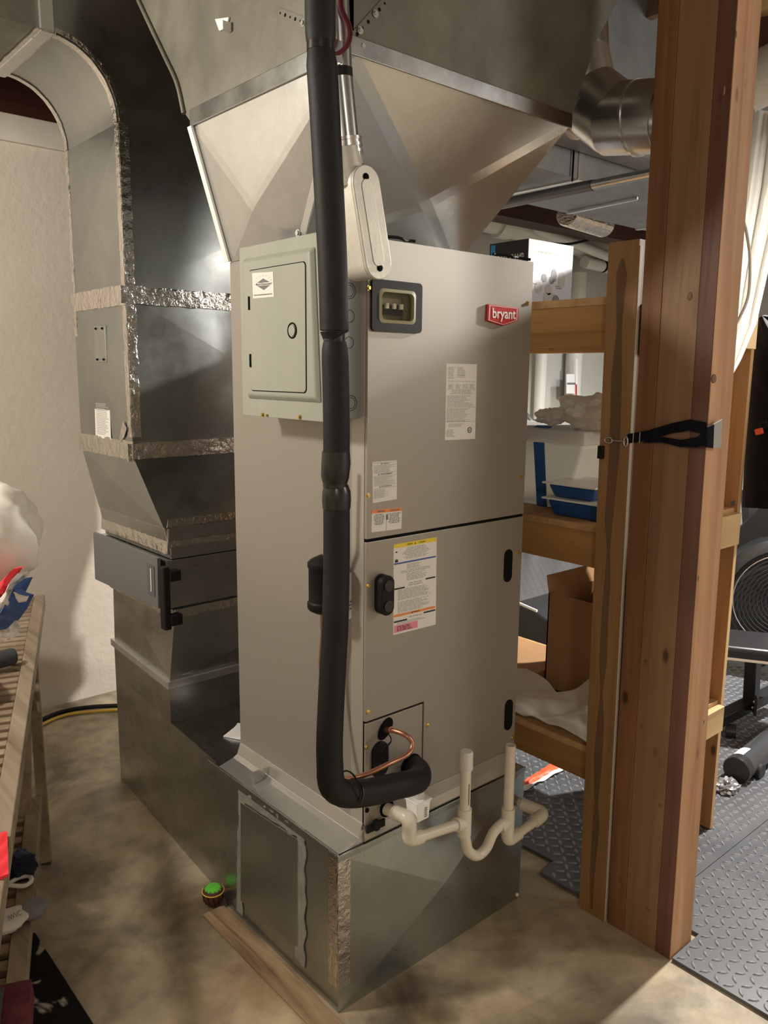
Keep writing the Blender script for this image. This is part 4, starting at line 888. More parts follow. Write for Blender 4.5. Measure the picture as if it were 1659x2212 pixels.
q = PXX(2.5985, (1552,1106), (1588,1098), (1590,1075), (1553,1082)); mb = MB(); text(mb, '1/2" 4', q, .05, .6, .70, .95, .0005, NS); text(mb, '4A32 S', q, .05, .55, .36, .60, .0005, NS); text(mb, 'DOUGLA', q, .05, .62, .02, .28, .0005, NS); qd(mb, q, .70, .98, .30, .75, .0005, NS); mb.build('stamp', 'ink', su)
# ---- webbing strap round post
stp = thing('webbing_strap', 'black elastic webbing strap with metal hook stretched around wooden posts', 'strap', tuple(onx(1450,938,1.90)))
def ribbon(pts, wds, nr, th=.003, m='blackcloth', name='webbing', tw=None):
    pts = [V(p) for p in pts]; n = len(pts)-1
    def fn(a, b):
        i = min(int(a*n), n-1); t = a*n-i; p = pts[i].lerp(pts[i+1], t); w_ = wds[i]*(1-t)+wds[i+1]*t
        return p+V((0,0,1))*w_*(b-.5)
    return MB().grid(fn, n*5, 3, th, nr).build(name, m, stp, smooth=60)
XS = 1.902
e = [onx(u, v, XS) for u, v in ((1355,948),(1400,940),(1450,925),(1490,918),(1524,926))]
ribbon(e, [.026,.026,.026,.028,.030], NS)
e = [onx(u, v, XS-.003) for u, v in ((1390,950),(1430,950),(1470,958),(1505,955),(1524,945))]
ribbon(e, [.016,.014,.018,.026,.040], NS)
q = PY(.964, (1523,966), (1538,968), (1540,916), (1525,922)); mb = MB(); slab(mb, q, NF, .004); mb.build('webbing', 'blackcloth', stp, bevel=.001)
q = PY(.964, (1537,968), (1556,968), (1558,905), (1539,916)); mb = MB(); slab(mb, q, NF, .003); plabel(mb.build('grey_tape_end', mat('grey_foil_tape', (.42,.42,.41), .32, .6), stp, bevel=.001), 'silver grey tape over the strap end')
mb = MB(); mb.box(1.893, 1.902, 1.262, 1.280, 1.372, 1.408); mb.build('end_clip', 'black', stp, bevel=.002)
h0, h1 = onx(1300,950,1.897), onx(1352,954,1.897)
MB().tube(arc(h0.lerp(h1,.28), (h1-h0)*.16, (0,0,.008), 14, 0, 2*PI), .0022, 8).build('metal_hook', 'steel', stp, smooth=50)
MB().tube([h0.lerp(h1,.4), h1], .0022, 8).build('hook_shank', 'steel', stp, smooth=50)
MB().tube(arc(h1, (0,.006,0), (0,0,.013), 16, 0, 2*PI), .0022, 8).build('ring', 'steel', stp, smooth=50)
for u in (1368, 1382):
    p = onx(u, 945, XS-.004); MB().box(p.x-.0008, p.x, p.y-.001, p.y+.001, p.z-.014, p.z+.014).build('stitching', 'ink_l', stp)

# ================================================================= ON THE SHELVES
# cookset carton
cx_ = 2.03; k0 = onx(1142, 515, cx_); wid = ony(1238, 537, k0.y).x; ln = onx(1058, 530, cx_).y; zt, z0_ = k0.z, 1.8125
bxo = thing('cookset_carton', 'black and white camp cookware carton on the top shelf', 'box', ((cx_+wid)/2, (k0.y+ln)/2, z0_))
MB().box(cx_, wid, k0.y, ln, z0_, zt).build('carton_body', 'boxdark', bxo, bevel=.001)
q = [V((cx_+.001,k0.y,z0_+.001)), V((wid,k0.y,z0_+.001)), V((wid,k0.y,zt)), V((cx_+.001,k0.y,zt))]
mb = MB(); slab(mb, q, NF, .0008); wf = mb.build('white_face', 'carton_white', bxo)
mb = MB(); lg = MB()
def dsc(m_, a, b, r, sq_=1.0, n=18):
    o = bil(q, a, b)+V((0,-.0014,0)); m_.add([o+V((r*sq_*math.cos(2*PI*k/n), 0, r*math.sin(2*PI*k/n))) for k in range(n)], [tuple(range(n))])
dsc(mb, .36,.44,.013); dsc(mb, .58,.50,.020,.7); dsc(mb, .53,.42,.012); dsc(mb, .64,.10,.020); dsc(lg, .76,.44,.026,.72); dsc(lg, .24,.28,.018); dsc(lg, .47,.27,.017)
qd(mb, q, .62, .75, .33, .345, .0014, NF); qd(mb, q, .64, .76, .30, .315, .0014, NF); qd(lg, q, .36, .60, .02, .22, .0014, NF); qd(mb, q, .04, .20, .33, .34, .0014, NF)
mb.build('cookware_picture', 'ink', wf); lg.build('cookware_picture', 'ink_l', wf)
mb = MB(); fine(mb, q, .2, .9, .80, .86, 1, NF, seed=90, off=.001)
mb.build('fine_print', 'ink_l', wf)
q = [V((cx_,ln,z0_)), V((cx_,k0.y,z0_)), V((cx_,k0.y,zt)), V((cx_,ln,zt))]
mb = MB(); text(mb, 'BASE CAMP', q, .22, .90, .66, .80, .001, NS, True); text(mb, 'COOKSET', q, .30, .86, .46, .60, .001, NS, True); mb.build('title_lettering', 'ridge', bxo)
mb = MB(); qd(mb, q, .04, .16, .80, .97, .001, NS); mb.build('blue_logo_block', 'boxblue', bxo); mb = MB(); qd(mb, q, .06, .14, .66, .78, .001, NS); mb.build('white_logo_block', 'white', bxo)
# plastic wrapped bin
bz_ = 1.1725; tb = thing('storage_bin', 'frosted plastic storage bin bound with blue tape on the middle shelf', 'bin', (2.25, 1.8, bz_))
MB().hull8([(2.10,1.53,bz_),(2.44,1.53,bz_),(2.44,2.10,bz_),(2.10,2.10,bz_)], [(2.085,1.46,1.385),(2.47,1.46,1.385),(2.47,2.15,1.385),(2.085,2.15,1.385)]).build('bin_body', 'bin', tb, bevel=.012, seg=3)
MB().hull8([(2.075,1.45,1.385),(2.48,1.45,1.385),(2.48,2.16,1.385),(2.075,2.16,1.385)], [(2.10,1.47,1.425),(2.45,1.47,1.425),(2.45,2.13,1.425),(2.10,2.13,1.425)]).build('bin_lid', 'film', tb, bevel=.006, seg=3)
for y_ in (1.60, 1.76):
    MB().hull8([(2.098,y_,bz_+.002),(2.102,y_,bz_+.002),(2.102,y_+.04,bz_+.002),(2.098,y_+.04,bz_+.002)], [(2.080,y_+.01,1.383),(2.086,y_+.01,1.383),(2.086,y_+.05,1.383),(2.080,y_+.05,1.383)]).build('blue_tape', 'bluetape', tb)
MB().hull8([(2.073,1.68,1.383),(2.073,1.74,1.383),(2.16,1.70,1.428),(2.16,1.64,1.428)], [(2.070,1.68,1.387),(2.070,1.74,1.387),(2.16,1.70,1.432),(2.16,1.64,1.432)]).build('blue_tape', 'bluetape', tb)
bg = blob((2.24,1.52,1.475), .11, (.85,1.25,.52), 3, .35, 2.4, 44, 26); tag(bg.build('plastic_bag', 'film', smooth=25), 'crumpled white plastic bag resting on top of the taped bin', 'bag')
bg = blob((2.18,1.66,1.462), .05, (.8,1.2,.55), 8, .35, 2.2, 32, 20); tag(bg.build('plastic_bag', 'film', smooth=25), 'smaller flattened plastic bag beside the blue taped bin lid corner', 'bag')
# blue trays
def tray(z, y0_, lab, h_, s_):
    t = thing('baking_tray', lab, 'tray', (2.07, 1.40, z))
    MB().hull8([(2.00,y0_,z),(2.16,y0_,z),(2.16,1.50,z),(2.00,1.50,z)], [(1.985,y0_-.015,z+h_),(2.175,y0_-.015,z+h_),(2.175,1.515,z+h_),(1.985,1.515,z+h_)]).build('tray_body', 'bluetray', t, bevel=.010, seg=3)
    MB().box(1.975, 2.185, y0_-.025, 1.528, z+h_, z+h_+.006).build('tray_rim', 'white', t, bevel=.002)
tray(1.1725, 1.33, 'lower blue baking tray with white rim on the middle shelf', .050, 0)
tray(1.2295, 1.36, 'upper blue baking tray with white lid stacked on another tray', .040, 0)
# leaning grey slatted rack behind the bin
rk = thing('folding_rack', 'grey metal slatted rack leaning behind the taped bin', 'rack', (2.35, 2.2, 1.172))
for i in range(5):
    a = onx(1105, 862+9*i, 2.50); b = onx(1183, 940+9*i, 2.50); MB().beam(a, b, .012, .010).build('slat', 'galv', rk, bevel=.002)
MB().beam((2.50,2.20,1.18), onx(1108,900,2.50), .02, .02).build('frame', 'eqblack', rk)
# lower shelf items
cbx = thing('cardboard_box', 'open brown cardboard box standing on the bottom shelf', 'box', (2.3, 1.5, .5005))
k0 = onx(1186, 1262, 2.22); yb = k0.y; zt = k0.z
mb = MB(); x0_, x1_, y0_, y1_ = 2.22, 2.52, 1.28, yb
mb.box(x0_, x0_+.005, y0_, y1_, .5005, zt-.03); mb.box(x1_-.005, x1_, y0_, y1_, .5005, zt-.03); mb.box(x0_, x1_, y0_, y0_+.005, .5005, zt-.03); mb.box(x0_, x1_, y1_-.005, y1_, .5005, zt-.03); mb.box(x0_, x1_, y0_, y1_, .5005, .506)
mb.build('box_body', 'card', cbx)
MB().hull8([(x0_,y1_-.002,zt-.03),(x1_,y1_-.002,zt-.03),(x1_,y1_,zt-.03),(x0_,y1_,zt-.03)], [(x0_,y1_+.01,zt+.03),(x1_,y1_+.01,zt+.03),(x1_,y1_+.012,zt+.03),(x0_,y1_+.012,zt+.03)]).build('box_flap', 'card', cbx)
tag(blob((2.37,1.42,zt-.055), .10, (1.1,1.1,.5), 5, .3, 2).build('packing_paper', 'cloth', smooth=40), 'white packing paper peeking from the open cardboard box', 'paper')
zc = onx(1150,1468,2.15).z; xb = min(2.58, onz(1150,1385,zc).x)
tag(MB().box(2.15,xb,yb+.03,2.24,.5005,zc).build('carton', 'card', bevel=.003), 'tan carton lying on the bottom shelf beyond the tall box', 'box')
def clothfn(a, b):
    y = 1.27+a*.62; x = 1.955+b*.22
    z = .5045+.055*abs(math.sin(a*7+b*3))*(.3+.7*b)+.09*math.exp(-((a-.18)/.13)**2)*(b**1.2)+.012*noise.noise(V((a*9, b*7, 2)))+.004
    return V((x+.01*noise.noise(V((a*6, b*5, 7))), y, z))
tag(MB().grid(clothfn, 60, 30, .003, (0,0,1)).build('drop_cloth', 'cloth', smooth=60), 'rumpled white cloth spread over the bottom shelf board', 'cloth')

# ================================================================= RUBBER MATS
outl = [(1.912,-1.2),(1.912,.985),(1.93,1.0),(1.93,1.440),(2.026,1.452),(2.02,1.572),(1.93,1.60),(1.93,2.35)]
mz = .010
def inside(pts, x, y):
    c_ = False
    for i in range(len(pts)):
        (x0, y0), (x1, y1) = pts[i-1], pts[i]
        if (y0 > y) != (y1 > y) and x < (x1-x0)*(y-y0)/(y1-y0)+x0: c_ = not c_
    return c_
def mat_tile(pts, lab):
    mb = MB().prism([(x, y, .0003) for x, y in pts], (0,0,mz)); near = min(p[0] for p in pts) < 4.2
    if near:
        P_ = .033; xs = [p[0] for p in pts]; ys = [p[1] for p in pts]; mb.cur = 1
        for i in range(int(min(xs)/P_), int(max(xs)/P_)+1):
            for j in range(int(max(min(ys), .25)/P_), int(max(ys)/P_)+1):
                x, y = (i+.5)*P_, (j+.5)*P_
                if not all(inside(pts, x+a*.012, y+b*.012) for a in (-1,1) for b in (-1,1)): continue
                th = (PI/4 if (i+j) % 2 else -PI/4); c_, s_ = math.cos(th), math.sin(th)
                def rt(u, v, z): return (x+u*c_-v*s_, y+u*s_+v*c_, z)
                z0, z1 = mz+.0003, mz+.0035
                mb.add([rt(-.0155,0,z0), rt(-.007,-.0052,z0), rt(.007,-.0052,z0), rt(.0155,0,z0), rt(.007,.0052,z0), rt(-.007,.0052,z0), rt(-.0115,0,z1), rt(0,-.0026,z1), rt(.0115,0,z1), rt(0,.0026,z1)],
                       [(0,1,7,6),(1,2,7),(2,3,8,7),(3,4,9,8),(4,5,9),(5,0,6,9),(6,7,8,9)])
    o = mb.build('rubber_mat', ['mat_plain', 'tread'] if near else 'mat', fix=False); tag(o, lab, 'mat', 'interlocking black rubber mats'); return o
mat_tile([(1.912,-.4),(3.1,-.4),(3.1,1.10),(2.06,1.10),(2.06,.96),(1.912,.96)], 'diamond tread rubber mat at the foot of the lumber post')
mat_tile([(2.06,1.102),(3.1,1.102),(3.1,2.3),(1.945,2.3),(1.945,1.60),(2.02,1.572),(2.026,1.452),(1.945,1.440),(1.945,1.27),(2.06,1.27)], 'notched diamond tread rubber mat beneath the wooden shelf')
gi = 0
MLB = ['rubber mat tile at the bottom right frame edge past the first seam', 'rubber mat tile under the thick grey stabiliser tube', 'rubber mat tile glimpsed between shelf rails left of the stud', 'rubber mat tile furthest right in the foreground gym floor', 'rubber mat tile under the padded bench', 'rubber mat tile seen over the cardboard box', 'rubber mat tile beneath the fan bike', 'rubber mat tile beyond the fan bike near pale board']
for x_, y_ in ((3.102,-.4),(3.102,.95),(3.102,2.302),(4.302,-.4),(4.302,.95),(4.302,2.302),(5.502,.95),(5.502,2.302)):
    xe = x_+1.198; ye = y_+(1.348 if y_ < 2 else 1.35)
    mat_tile([(x_,y_),(xe,y_),(xe,ye),(x_,ye)], MLB[gi]); gi += 1
mat_tile([(4.302,3.655),(7.0,3.655),(7.0,4.55),(4.302,4.55)], 'wide diamond tread rubber mat along the gym wall')
# orange flag on the mat
q = [onz(u, v, .013) for u, v in ((1128,1692),(1195,1650),(1224,1663),(1130,1712))]
def flagfn(a, b): p = bil(q, a, b); return V((p.x, p.y, .022+.010*noise.noise(V((a*5, b*4, 1)))))
fg = thing('warning_flag', 'orange and white warning flag lying on the mat under shelf', 'flag', tuple(q[0]))
MB().grid(lambda a, b: flagfn(a, .35*1+.65*b) if 0 else flagfn(a, b*.0+b*.62), 16, 8, .002, (0,0,1)).build('orange_cloth', 'orange', fg, smooth=60)
MB().grid(lambda a, b: flagfn(a, .62+.38*b), 16, 6, .002, (0,0,1)).build('white_border', 'white', fg, smooth=60)

# ================================================================= HANGING SHEET, CABLE, JACKET
q = [ony(u, v, 1.06) for u, v in ((1546,215),(1700,240),(1690,640),(1555,900))]
def sheet(a, b):
    lef = spl_l(b); rig = spl_r(b); u = lef[0]*(1-a)+rig[0]*a; v = lef[1]*(1-a)+rig[1]*a
    p = onx(u, v, 2.13+.020*math.sin(a*26+b*3)*(.3+.7*(1-b))+.010*math.sin(a*61+b*5)*(1-b)+.04*b)
    return p
def interp(tab, b):
    for (b0, u0, v0), (b1, u1, v1) in zip(tab, tab[1:]):
        if b <= b1:
            t = (b-b0)/(b1-b0); return (u0+(u1-u0)*t, v0+(v1-v0)*t)
    return tab[-1][1:]
TL = [(0,1545,222),(.25,1540,380),(.5,1535,560),(.75,1530,720),(1,1538,850)]
TR = [(0,1725,250),(.25,1700,420),(.5,1665,560),(.70,1634,700),(.85,1600,780),(1,1560,850)]
spl_l = lambda b: interp(TL, b); spl_r = lambda b: interp(TR, b)
tag(MB().grid(sheet, 90, 50, .0006, NS).build('plastic_sheet', 'plastic', smooth=60), 'white plastic sheeting gathered and hanging behind the lumber post', 'sheet')
pts = spline([onx(u, v, 2.10) for u, v in ((1585,330),(1600,450),(1612,500),(1620,560),(1616,640),(1590,700),(1560,750))], 8)
tag(MB().tube(pts, .004, 8).build('hanging_rope', 'white', smooth=60), 'white cord hanging in front of the plastic sheeting', 'cord')
jk = thing('life_jacket', 'black sleeveless jacket hanging beyond the plywood shelf panel', 'jacket', tuple(onx(1640,1095,2.80)))
JT = [(0,1634,690),(.12,1622,760),(.4,1615,880),(.8,1606,1030),(1,1603,1096)]; JR = [(0,1650,680),(.12,1690,740),(.4,1740,850),(.8,1750,1030),(1,1750,1105)]
def jfn(a, b, s_=0):
    l, r = interp(JT, b), interp(JR, b); u = l[0]*(1-a)+r[0]*a; v = l[1]*(1-a)+r[1]*a
    return onx(u, v, 2.72-.06*math.sin(PI*a)**.5+.008*noise.noise(V((a*6, b*8, 3))))
MB().grid(jfn, 20, 30, .07, NS).build('jacket_body', 'blackcloth', jk, smooth=60)
c_ = onx(1640, 932, 2.64); d_ = V((0,.35,1)).normalized()
MB().obox(c_, (.005,0,0), V((0,-.9,.3)).normalized()*.013, V((0,.3,.9)).normalized()*.010).build('buckle', 'orange', jk, bevel=.003)
MB().obox(onx(1650,918,2.645), (.004,0,0), (0,.012,-.006), (0,.004,.012)).build('buckle_strap', 'black', jk, bevel=.002)
MB().tube([onx(1634,690,2.70), onx(1622,640,2.68), onx(1640,560,2.68), V((2.68, onx(1640,560,2.68).y, 2.10))], .004, 8).build('hanger_cord', 'white', jk, smooth=60)

# ================================================================= GYM EQUIPMENT
g_ = thing('exercise_fan_bike', 'black exercise bike with caged fan wheel behind bench', 'exercise machine', tuple(onz(1650,1400,0)))
fcn = onz(1690, 1292, .46); fx = fcn.x; fyy = fcn.y
vd = V((-.86,-.5,0)).normalized(); sd_ = V((vd.y,-vd.x,0)); 
MB().lathe(fcn, vd, [(-.10,.05),(-.10,.30),(-.07,.325),(.05,.325),(.07,.30),(.075,.27),(.05,.26)], 48).build('fan_housing', 'eqblack', g_, smooth=35)
for r_ in [.05+.0195*k for k in range(11)]:
    MB().tube(arc(fcn+vd*(.075-.03*(r_/.26)**2*0), sd_*r_, (0,0,r_), 40, 0, 2*PI), .0028, 6).build('guard_ring', 'steel' if r_ > .23 else 'eqblack', g_, smooth=50)
MB().beam((fx+.02,fyy+.1,.05), (fx+.05,fyy+.25,1.0), .07, .05).build('frame_mast', 'eqblack', g_, bevel=.006)
MB().hull8([fcn+V((0,.10,.18)),fcn+V((.08,.10,.18)),fcn+V((.08,.45,.10)),fcn+V((0,.45,.10))], [fcn+V((0,.02,.52)),fcn+V((.08,.02,.52)),fcn+V((.08,.12,.52)),fcn+V((0,.12,.52))]).build('side_shroud', 'eqblack', g_, bevel=.01)
wb = thing('weight_bench', 'black padded weight bench with bolted steel frame on rubber mats', 'bench', tuple(onz(1610,1590,.011)))
sc_ = onz(1625, 1395, .42); t_ = V((.5,-.86,0)).normalized(); s2 = V((.86,.5,0))
MB().obox(sc_+t_*.10, t_*.30, s2*.14, (0,0,.030)).build('seat_pad', 'vinyl', wb, bevel=.02, seg=4)
MB().obox(sc_+V((0,0,-.026))+t_*.10, t_*.303, s2*.143, (0,0,.006)).build('pad_piping', 'white', wb, bevel=.004)
ft = onz(1622, 1512, .13)
MB().beam(sc_+V((0.02,0,-.035)), ft, .055, .055, (1,0,0)).build('seat_support', 'eqblack', wb, bevel=.005)
b0, b1 = onz(1540, 1560, .09), onz(1680, 1490, .12)
MB().beam(b0, b1, .06, .05).build('main_beam', 'eqblack', wb, bevel=.005)
c_ = ft+V((-.03,-.03,0)); MB().obox(c_, s2*.05, t_*.006, (0,0,.04)).build('bolted_plate', 'eqblack', wb, bevel=.002)
for d_ in ((-.03,.02),(.03,.02),(0,-.02)): screw(c_-t_*.006+s2*d_[0]+V((0,0,d_[1])), -t_, .006, wb, 'steel', 'bolt')
cs = onz(1578, 1580, .03); MB().lathe(cs, (.5,-.86,0), [(-.02,.01),(-.02,.035),(.02,.035),(.02,.01)], 20).build('end_foot', 'eqblack', wb, smooth=35)
rf = thing('rower_foot', 'thick grey stabiliser tube with end cap and transport wheel', 'exercise machine', tuple(onz(1600,1700,.011)))
f0, f1 = onz(1600, 1656, .060), onz(1720, 1560, .065); fd = (f1-f0).normalized()
MB().tube([f0, f1], .052, 28).build('stabiliser_tube', mat('dark_grey_metal', (.045,.047,.052), .3), rf, smooth=50)
MB().tube([f0-fd*.045, f0+fd*.004], .0535, 28).build('end_cap', 'eqblack', rf, smooth=50, bevel=.004)
lp = [f0+fd*(.03+.06*a)+V((0,0,.0527)).lerp(V((0,0,.0527)), a) for a in (0,1)]
sdf = fd.cross(V((0,0,1))).normalized()
def lfn(a, b):
    th2 = PI/2+(-.1+b*.85); p = f0+fd*(.0+.075*a); return p+(sdf*-math.cos(th2)*-1+V((0,0,1))*math.sin(th2))*.0528
MB().grid(lambda a, b: lfn(a, b), 6, 10).build('warning_sticker', 'white', rf, smooth=60)
wc_ = onz(1640, 1665, .035); MB().lathe(wc_, sdf, [(-.014,.010),(-.014,.030),(-.010,.034),(.010,.034),(.014,.030),(.014,.010)], 24).build('transport_wheel', 'rubber', rf, smooth=35)
MB().beam(f0+fd*.06+V((0,0,-.01)), wc_, .02, .03).build('wheel_bracket', 'eqblack', rf, bevel=.003)
cr = onz(1570, 1698, .025)
tag(blob(cr, .045, (1.2,.9,.5), 11, .5, 3, 30, 18).build('crumpled_wrapper', mat('silver_grey_film', (.22,.22,.23), .35, .4), smooth=20), 'crumpled silver grey wrapper lying on the mat beside plywood panel', 'wrapper')
eb = thing('exercise_mat_frame', 'black curved exercise frame with white edge seen under middle shelf', 'exercise machine', tuple(onz(1150,1370,.012)))
MB().prism([onx(u, v, 3.4) for u, v in ((1110,1300),(1150,1318),(1188,1345),(1190,1395),(1150,1400),(1100,1385))], (.4,0,0)).build('frame_body', 'eqblack', eb, bevel=.01)
for u_ in (1125, 1170): p = onx(u_, 1388, 3.42); MB().box(3.41, 3.45, p.y-.02, p.y+.02, .0115, p.z+.03).build('leg', 'eqblack', eb)
MB().beam(onx(1105,1296,3.39), onx(1160,1320,3.39), .01, .012).build('white_edge', 'white', eb)
MB().prism([(6.6,3.9,0.011),(6.62,3.2,0.011),(6.62,3.2,1.4),(6.6,3.9,1.4)], (.02,0,0)).build('x', 'pale')
bo = bpy.data.objects['x']; bo.name = 'painted_board'; tag(bo, 'pale yellow green painted board standing beyond the exercise bike', 'board')

# ================================================================= OVERHEAD, RIGHT SIDE
fd2 = thing('overhead_duct', 'horizontal galvanised duct running behind the post near the far ceiling', 'duct', (3.4, 2.36, 2.4))
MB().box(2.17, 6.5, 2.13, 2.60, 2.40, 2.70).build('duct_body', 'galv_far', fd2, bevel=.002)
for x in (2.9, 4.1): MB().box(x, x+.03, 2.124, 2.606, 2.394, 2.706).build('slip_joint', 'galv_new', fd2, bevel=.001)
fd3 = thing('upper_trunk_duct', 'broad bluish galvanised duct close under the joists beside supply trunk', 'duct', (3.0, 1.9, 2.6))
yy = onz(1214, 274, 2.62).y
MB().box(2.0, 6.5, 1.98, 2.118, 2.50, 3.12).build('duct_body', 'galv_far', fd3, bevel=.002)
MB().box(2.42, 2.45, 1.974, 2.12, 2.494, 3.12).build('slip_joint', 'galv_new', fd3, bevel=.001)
for u, v0, v1, yv, lab in ((1240,318,392,2.118,'thin dark hanger rod between the two far ducts'), ):
    a, b = ony(u, v0, 2.12), ony(u-4, v1, 2.12); tag(MB().tube([a, b], .004, 8).build('hanger_rod', 'gap', smooth=50), lab, 'rod')
hg = thing('duct_hanger', 'pale bent hanger strap crossing below the horizontal duct', 'hanger', tuple(onz(1300,450,2.39)))
MB().beam(onz(1226,462,2.388), onz(1376,431,2.388), .022, .004).build('cross_strap', 'galv_new', hg); MB().tube([onz(1376,431,2.388), onz(1376,431,2.388)+V((0,0,.10))], .004, 8).build('drop_rod', 'steel', hg)
sp1 = thing('steel_gas_pipe', 'dark steel pipe running under the far ducts', 'pipe', (2.8, 2.0, 2.33))
MB().tube([(2.8,3.4,2.325), (2.8,1.98,2.335)], .022, 18).build('pipe_run', mat('dark_steel', (.12,.12,.12), .35, .8), sp1, smooth=50)
MB().tube([(2.8,2.02,2.335), (2.8,.4,2.345)], .019, 18).build('pipe_run', 'galv', sp1, smooth=50)
# round branch duct
rb = thing('round_branch_duct', 'shiny round metal elbow duct branching from trunk behind the lumber post', 'duct', (2.1, 1.3, 2.3))
a0 = V((2.12,1.62,2.66)); P0 = onx(1318, 150, 2.10); P1 = onx(1300, 230, 2.12); P2 = onx(1352, 283, 2.12); P3_ = V((2.14, 1.16, 2.306)); P4 = V((2.14, 1.10, 2.308))
P0 = V((2.07, 1.56, 2.52)); P1 = V((2.09,1.53,2.41)); P2 = V((2.11,1.43,2.325))
MB().tube([V((2.06,1.57,2.66)), P0], .105, 32).build('start_collar', 'galv', rb, smooth=50)
MB().tube(fillet([P0, P1], .01), [.104,.098], 32).build('elbow_gore', 'steel', rb, smooth=50)
for a, b in ((P1, P2), (P2, V((2.125,1.28,2.302)))):
    MB().tube([a+(a-b)*.12, b], [.098,.096], 32).build('elbow_gore', 'steel', rb, smooth=50)
MB().sphere(P1, .0985, 32, 20).sphere(P2, .0965, 32, 20).build('gore_joint', 'steel', rb, smooth=60)
MB().tube([V((2.125,1.30,2.302)), P3_, P4], .094, 32).build('straight_run', 'galv', rb, smooth=50)
for p, d in ((V((2.117,1.36,2.312)), V((0,-1,-.06))), (P1+V((.01,-.03,-.04)), V((.1,-.7,-.7)))):
    d = d.normalized(); MB().tube([p, p+d*.008], .101, 32).build('bead', 'galv_new', rb, smooth=50)
wd2 = thing('wrapped_duct', 'pale wrapped duct crossing above the plastic sheeting', 'duct', (2.6, .9, 2.5))
w0, w1 = onx(1560, 215, 2.70), onx(1720, 130, 2.70)
MB().tube([w0, w0.lerp(w1,.5), w1], .085, 24).build('duct_wrap', 'duct_white', wd2, smooth=50)
bm = thing('wood_blocking', 'brown wooden blocking beam at the top right beyond the post', 'beam', tuple(onx(1640,80,2.6)))
MB().beam(onx(1560, 60, 2.75), onx(1760, 10, 2.75), .05, .30).build('beam_board', 'post_c', bm)
MB().beam(onx(1560, -25, 2.70), onx(1760, -70, 2.70), .05, .20).build('beam_board', 'endrail', bm)
# pvc drains on the far wall
GY = 4.42
mpv = thing('main_drain_pipe', 'large white pvc drain pipe running along the far wall', 'pipe', tuple(ony(1100,490,GY)))
a, b = ony(1040, 470, GY), ony(1330, 548, GY)
MB().tube([a, b], .10, 24).build('pipe_run', 'pvc_w', mpv, smooth=50)
p = ony(1088, 482, GY); MB().tube([p-V((.10,0,0)), p+V((.05,0,0))], .122, 24).build('coupling', 'pvc_w', mpv, smooth=50)
p = ony(1262, 530, GY); MB().tube([p, p+V((.25,0,0))], .118, 24).build('coupling', 'pvc_w', mpv, smooth=50)
bpv = thing('branch_drain_pipe', 'smaller white pvc pipe with elbow dropping beside the main drain', 'pipe', tuple(ony(1163,495,GY-.2)))
y_ = GY-.18; k1, k2, k3 = ony(1157, 425, y_), ony(1163, 495, y_), ony(1330, 560, y_)
MB().tube([k1, k1.lerp(k2, .7)], .042, 20).build('pipe_run', 'pvc_w', bpv, smooth=50)
MB().tube(fillet([k1.lerp(k2,.55), k2+V((0,0,.0)), k2.lerp(k3,.22)], .10), .050, 20).build('elbow', 'pvc_w', bpv, smooth=50)
MB().tube([k2.lerp(k3,.18), k3], .042, 20).build('pipe_run', 'pvc_w', bpv, smooth=50)
for u, v0, v1, r_, lab in ((1252,540,940,.075,'wide white vertical pipe against far wall beside carton'), (1170,765,935,.05,'thin white vertical pipe nearest the air handler edge')):
    a, b = ony(u, v0, 4.50), ony(u, v1, 4.50); 
    tag(MB().tube([(a.x,4.50,2.5 if r_ > .06 else 2.4), (a.x,4.50,0)], r_, 20).build('vertical_pipe', 'pvc_w', smooth=50), lab, 'pipe')
hp_ = thing('low_branch_pipe', 'short horizontal white pipe with clamp seen beside the stud top', 'pipe', tuple(ony(1280,570,4.3)))
MB().tube([ony(1262,566,4.35), ony(1330,582,4.35)], .05, 20).build('pipe_run', 'pvc_w', hp_, smooth=50); p = ony(1300,574,4.35); MB().tube([p, p+V((.03,0,0))], .056, 20).build('pipe_clamp', 'gap', hp_)
fl = thing('flexible_duct', 'short ribbed foil flexible duct up between the far joists', 'duct', tuple(ony(1265,475,3.9)))
a, b = onz(1225,460,2.56), onz(1305,486,2.56); pts = [a.lerp(b, k/60) for k in range(61)]; MB().tube(pts, [.07+.008*(k % 2) for k in range(61)], 20).build('ribbed_foil', 'foil', fl)
pts = spline([ony(u, v, 4.0) for u, v in ((1195,527),(1230,527),(1262,521),(1272,519))], 6); tag(MB().tube(pts, .010, 8).build('black_cable', 'black', smooth=50), 'short black cable sticking out above the cookware carton', 'cable')
tc_ = thing('wall_tag', 'white paper tag with red thermometer hanging on the far wall', 'tag', tuple(ony(1235,840,4.38)))
q = PY(4.40, (1223,850), (1243,850), (1243,808), (1223,808)); mb = MB(); slab(mb, q, NF, .004); mb.build('tag_card', 'white', tc_); mb = MB(); qd(mb, q, .05, .95, .46, .56, .006, NF); mb.build('tag_stripe', 'ink', tc_)
q = PY(4.39, (1243,860), (1247,860), (1247,775), (1243,775)); mb = MB(); slab(mb, q, NF, .004); mb.build('thermometer', 'white', tc_); q = PY(4.384, (1243.5,861), (1246,861), (1246,830), (1243.5,830)); mb = MB(); slab(mb, q, NF, .003); mb.build('red_bulb', 'red', tc_)

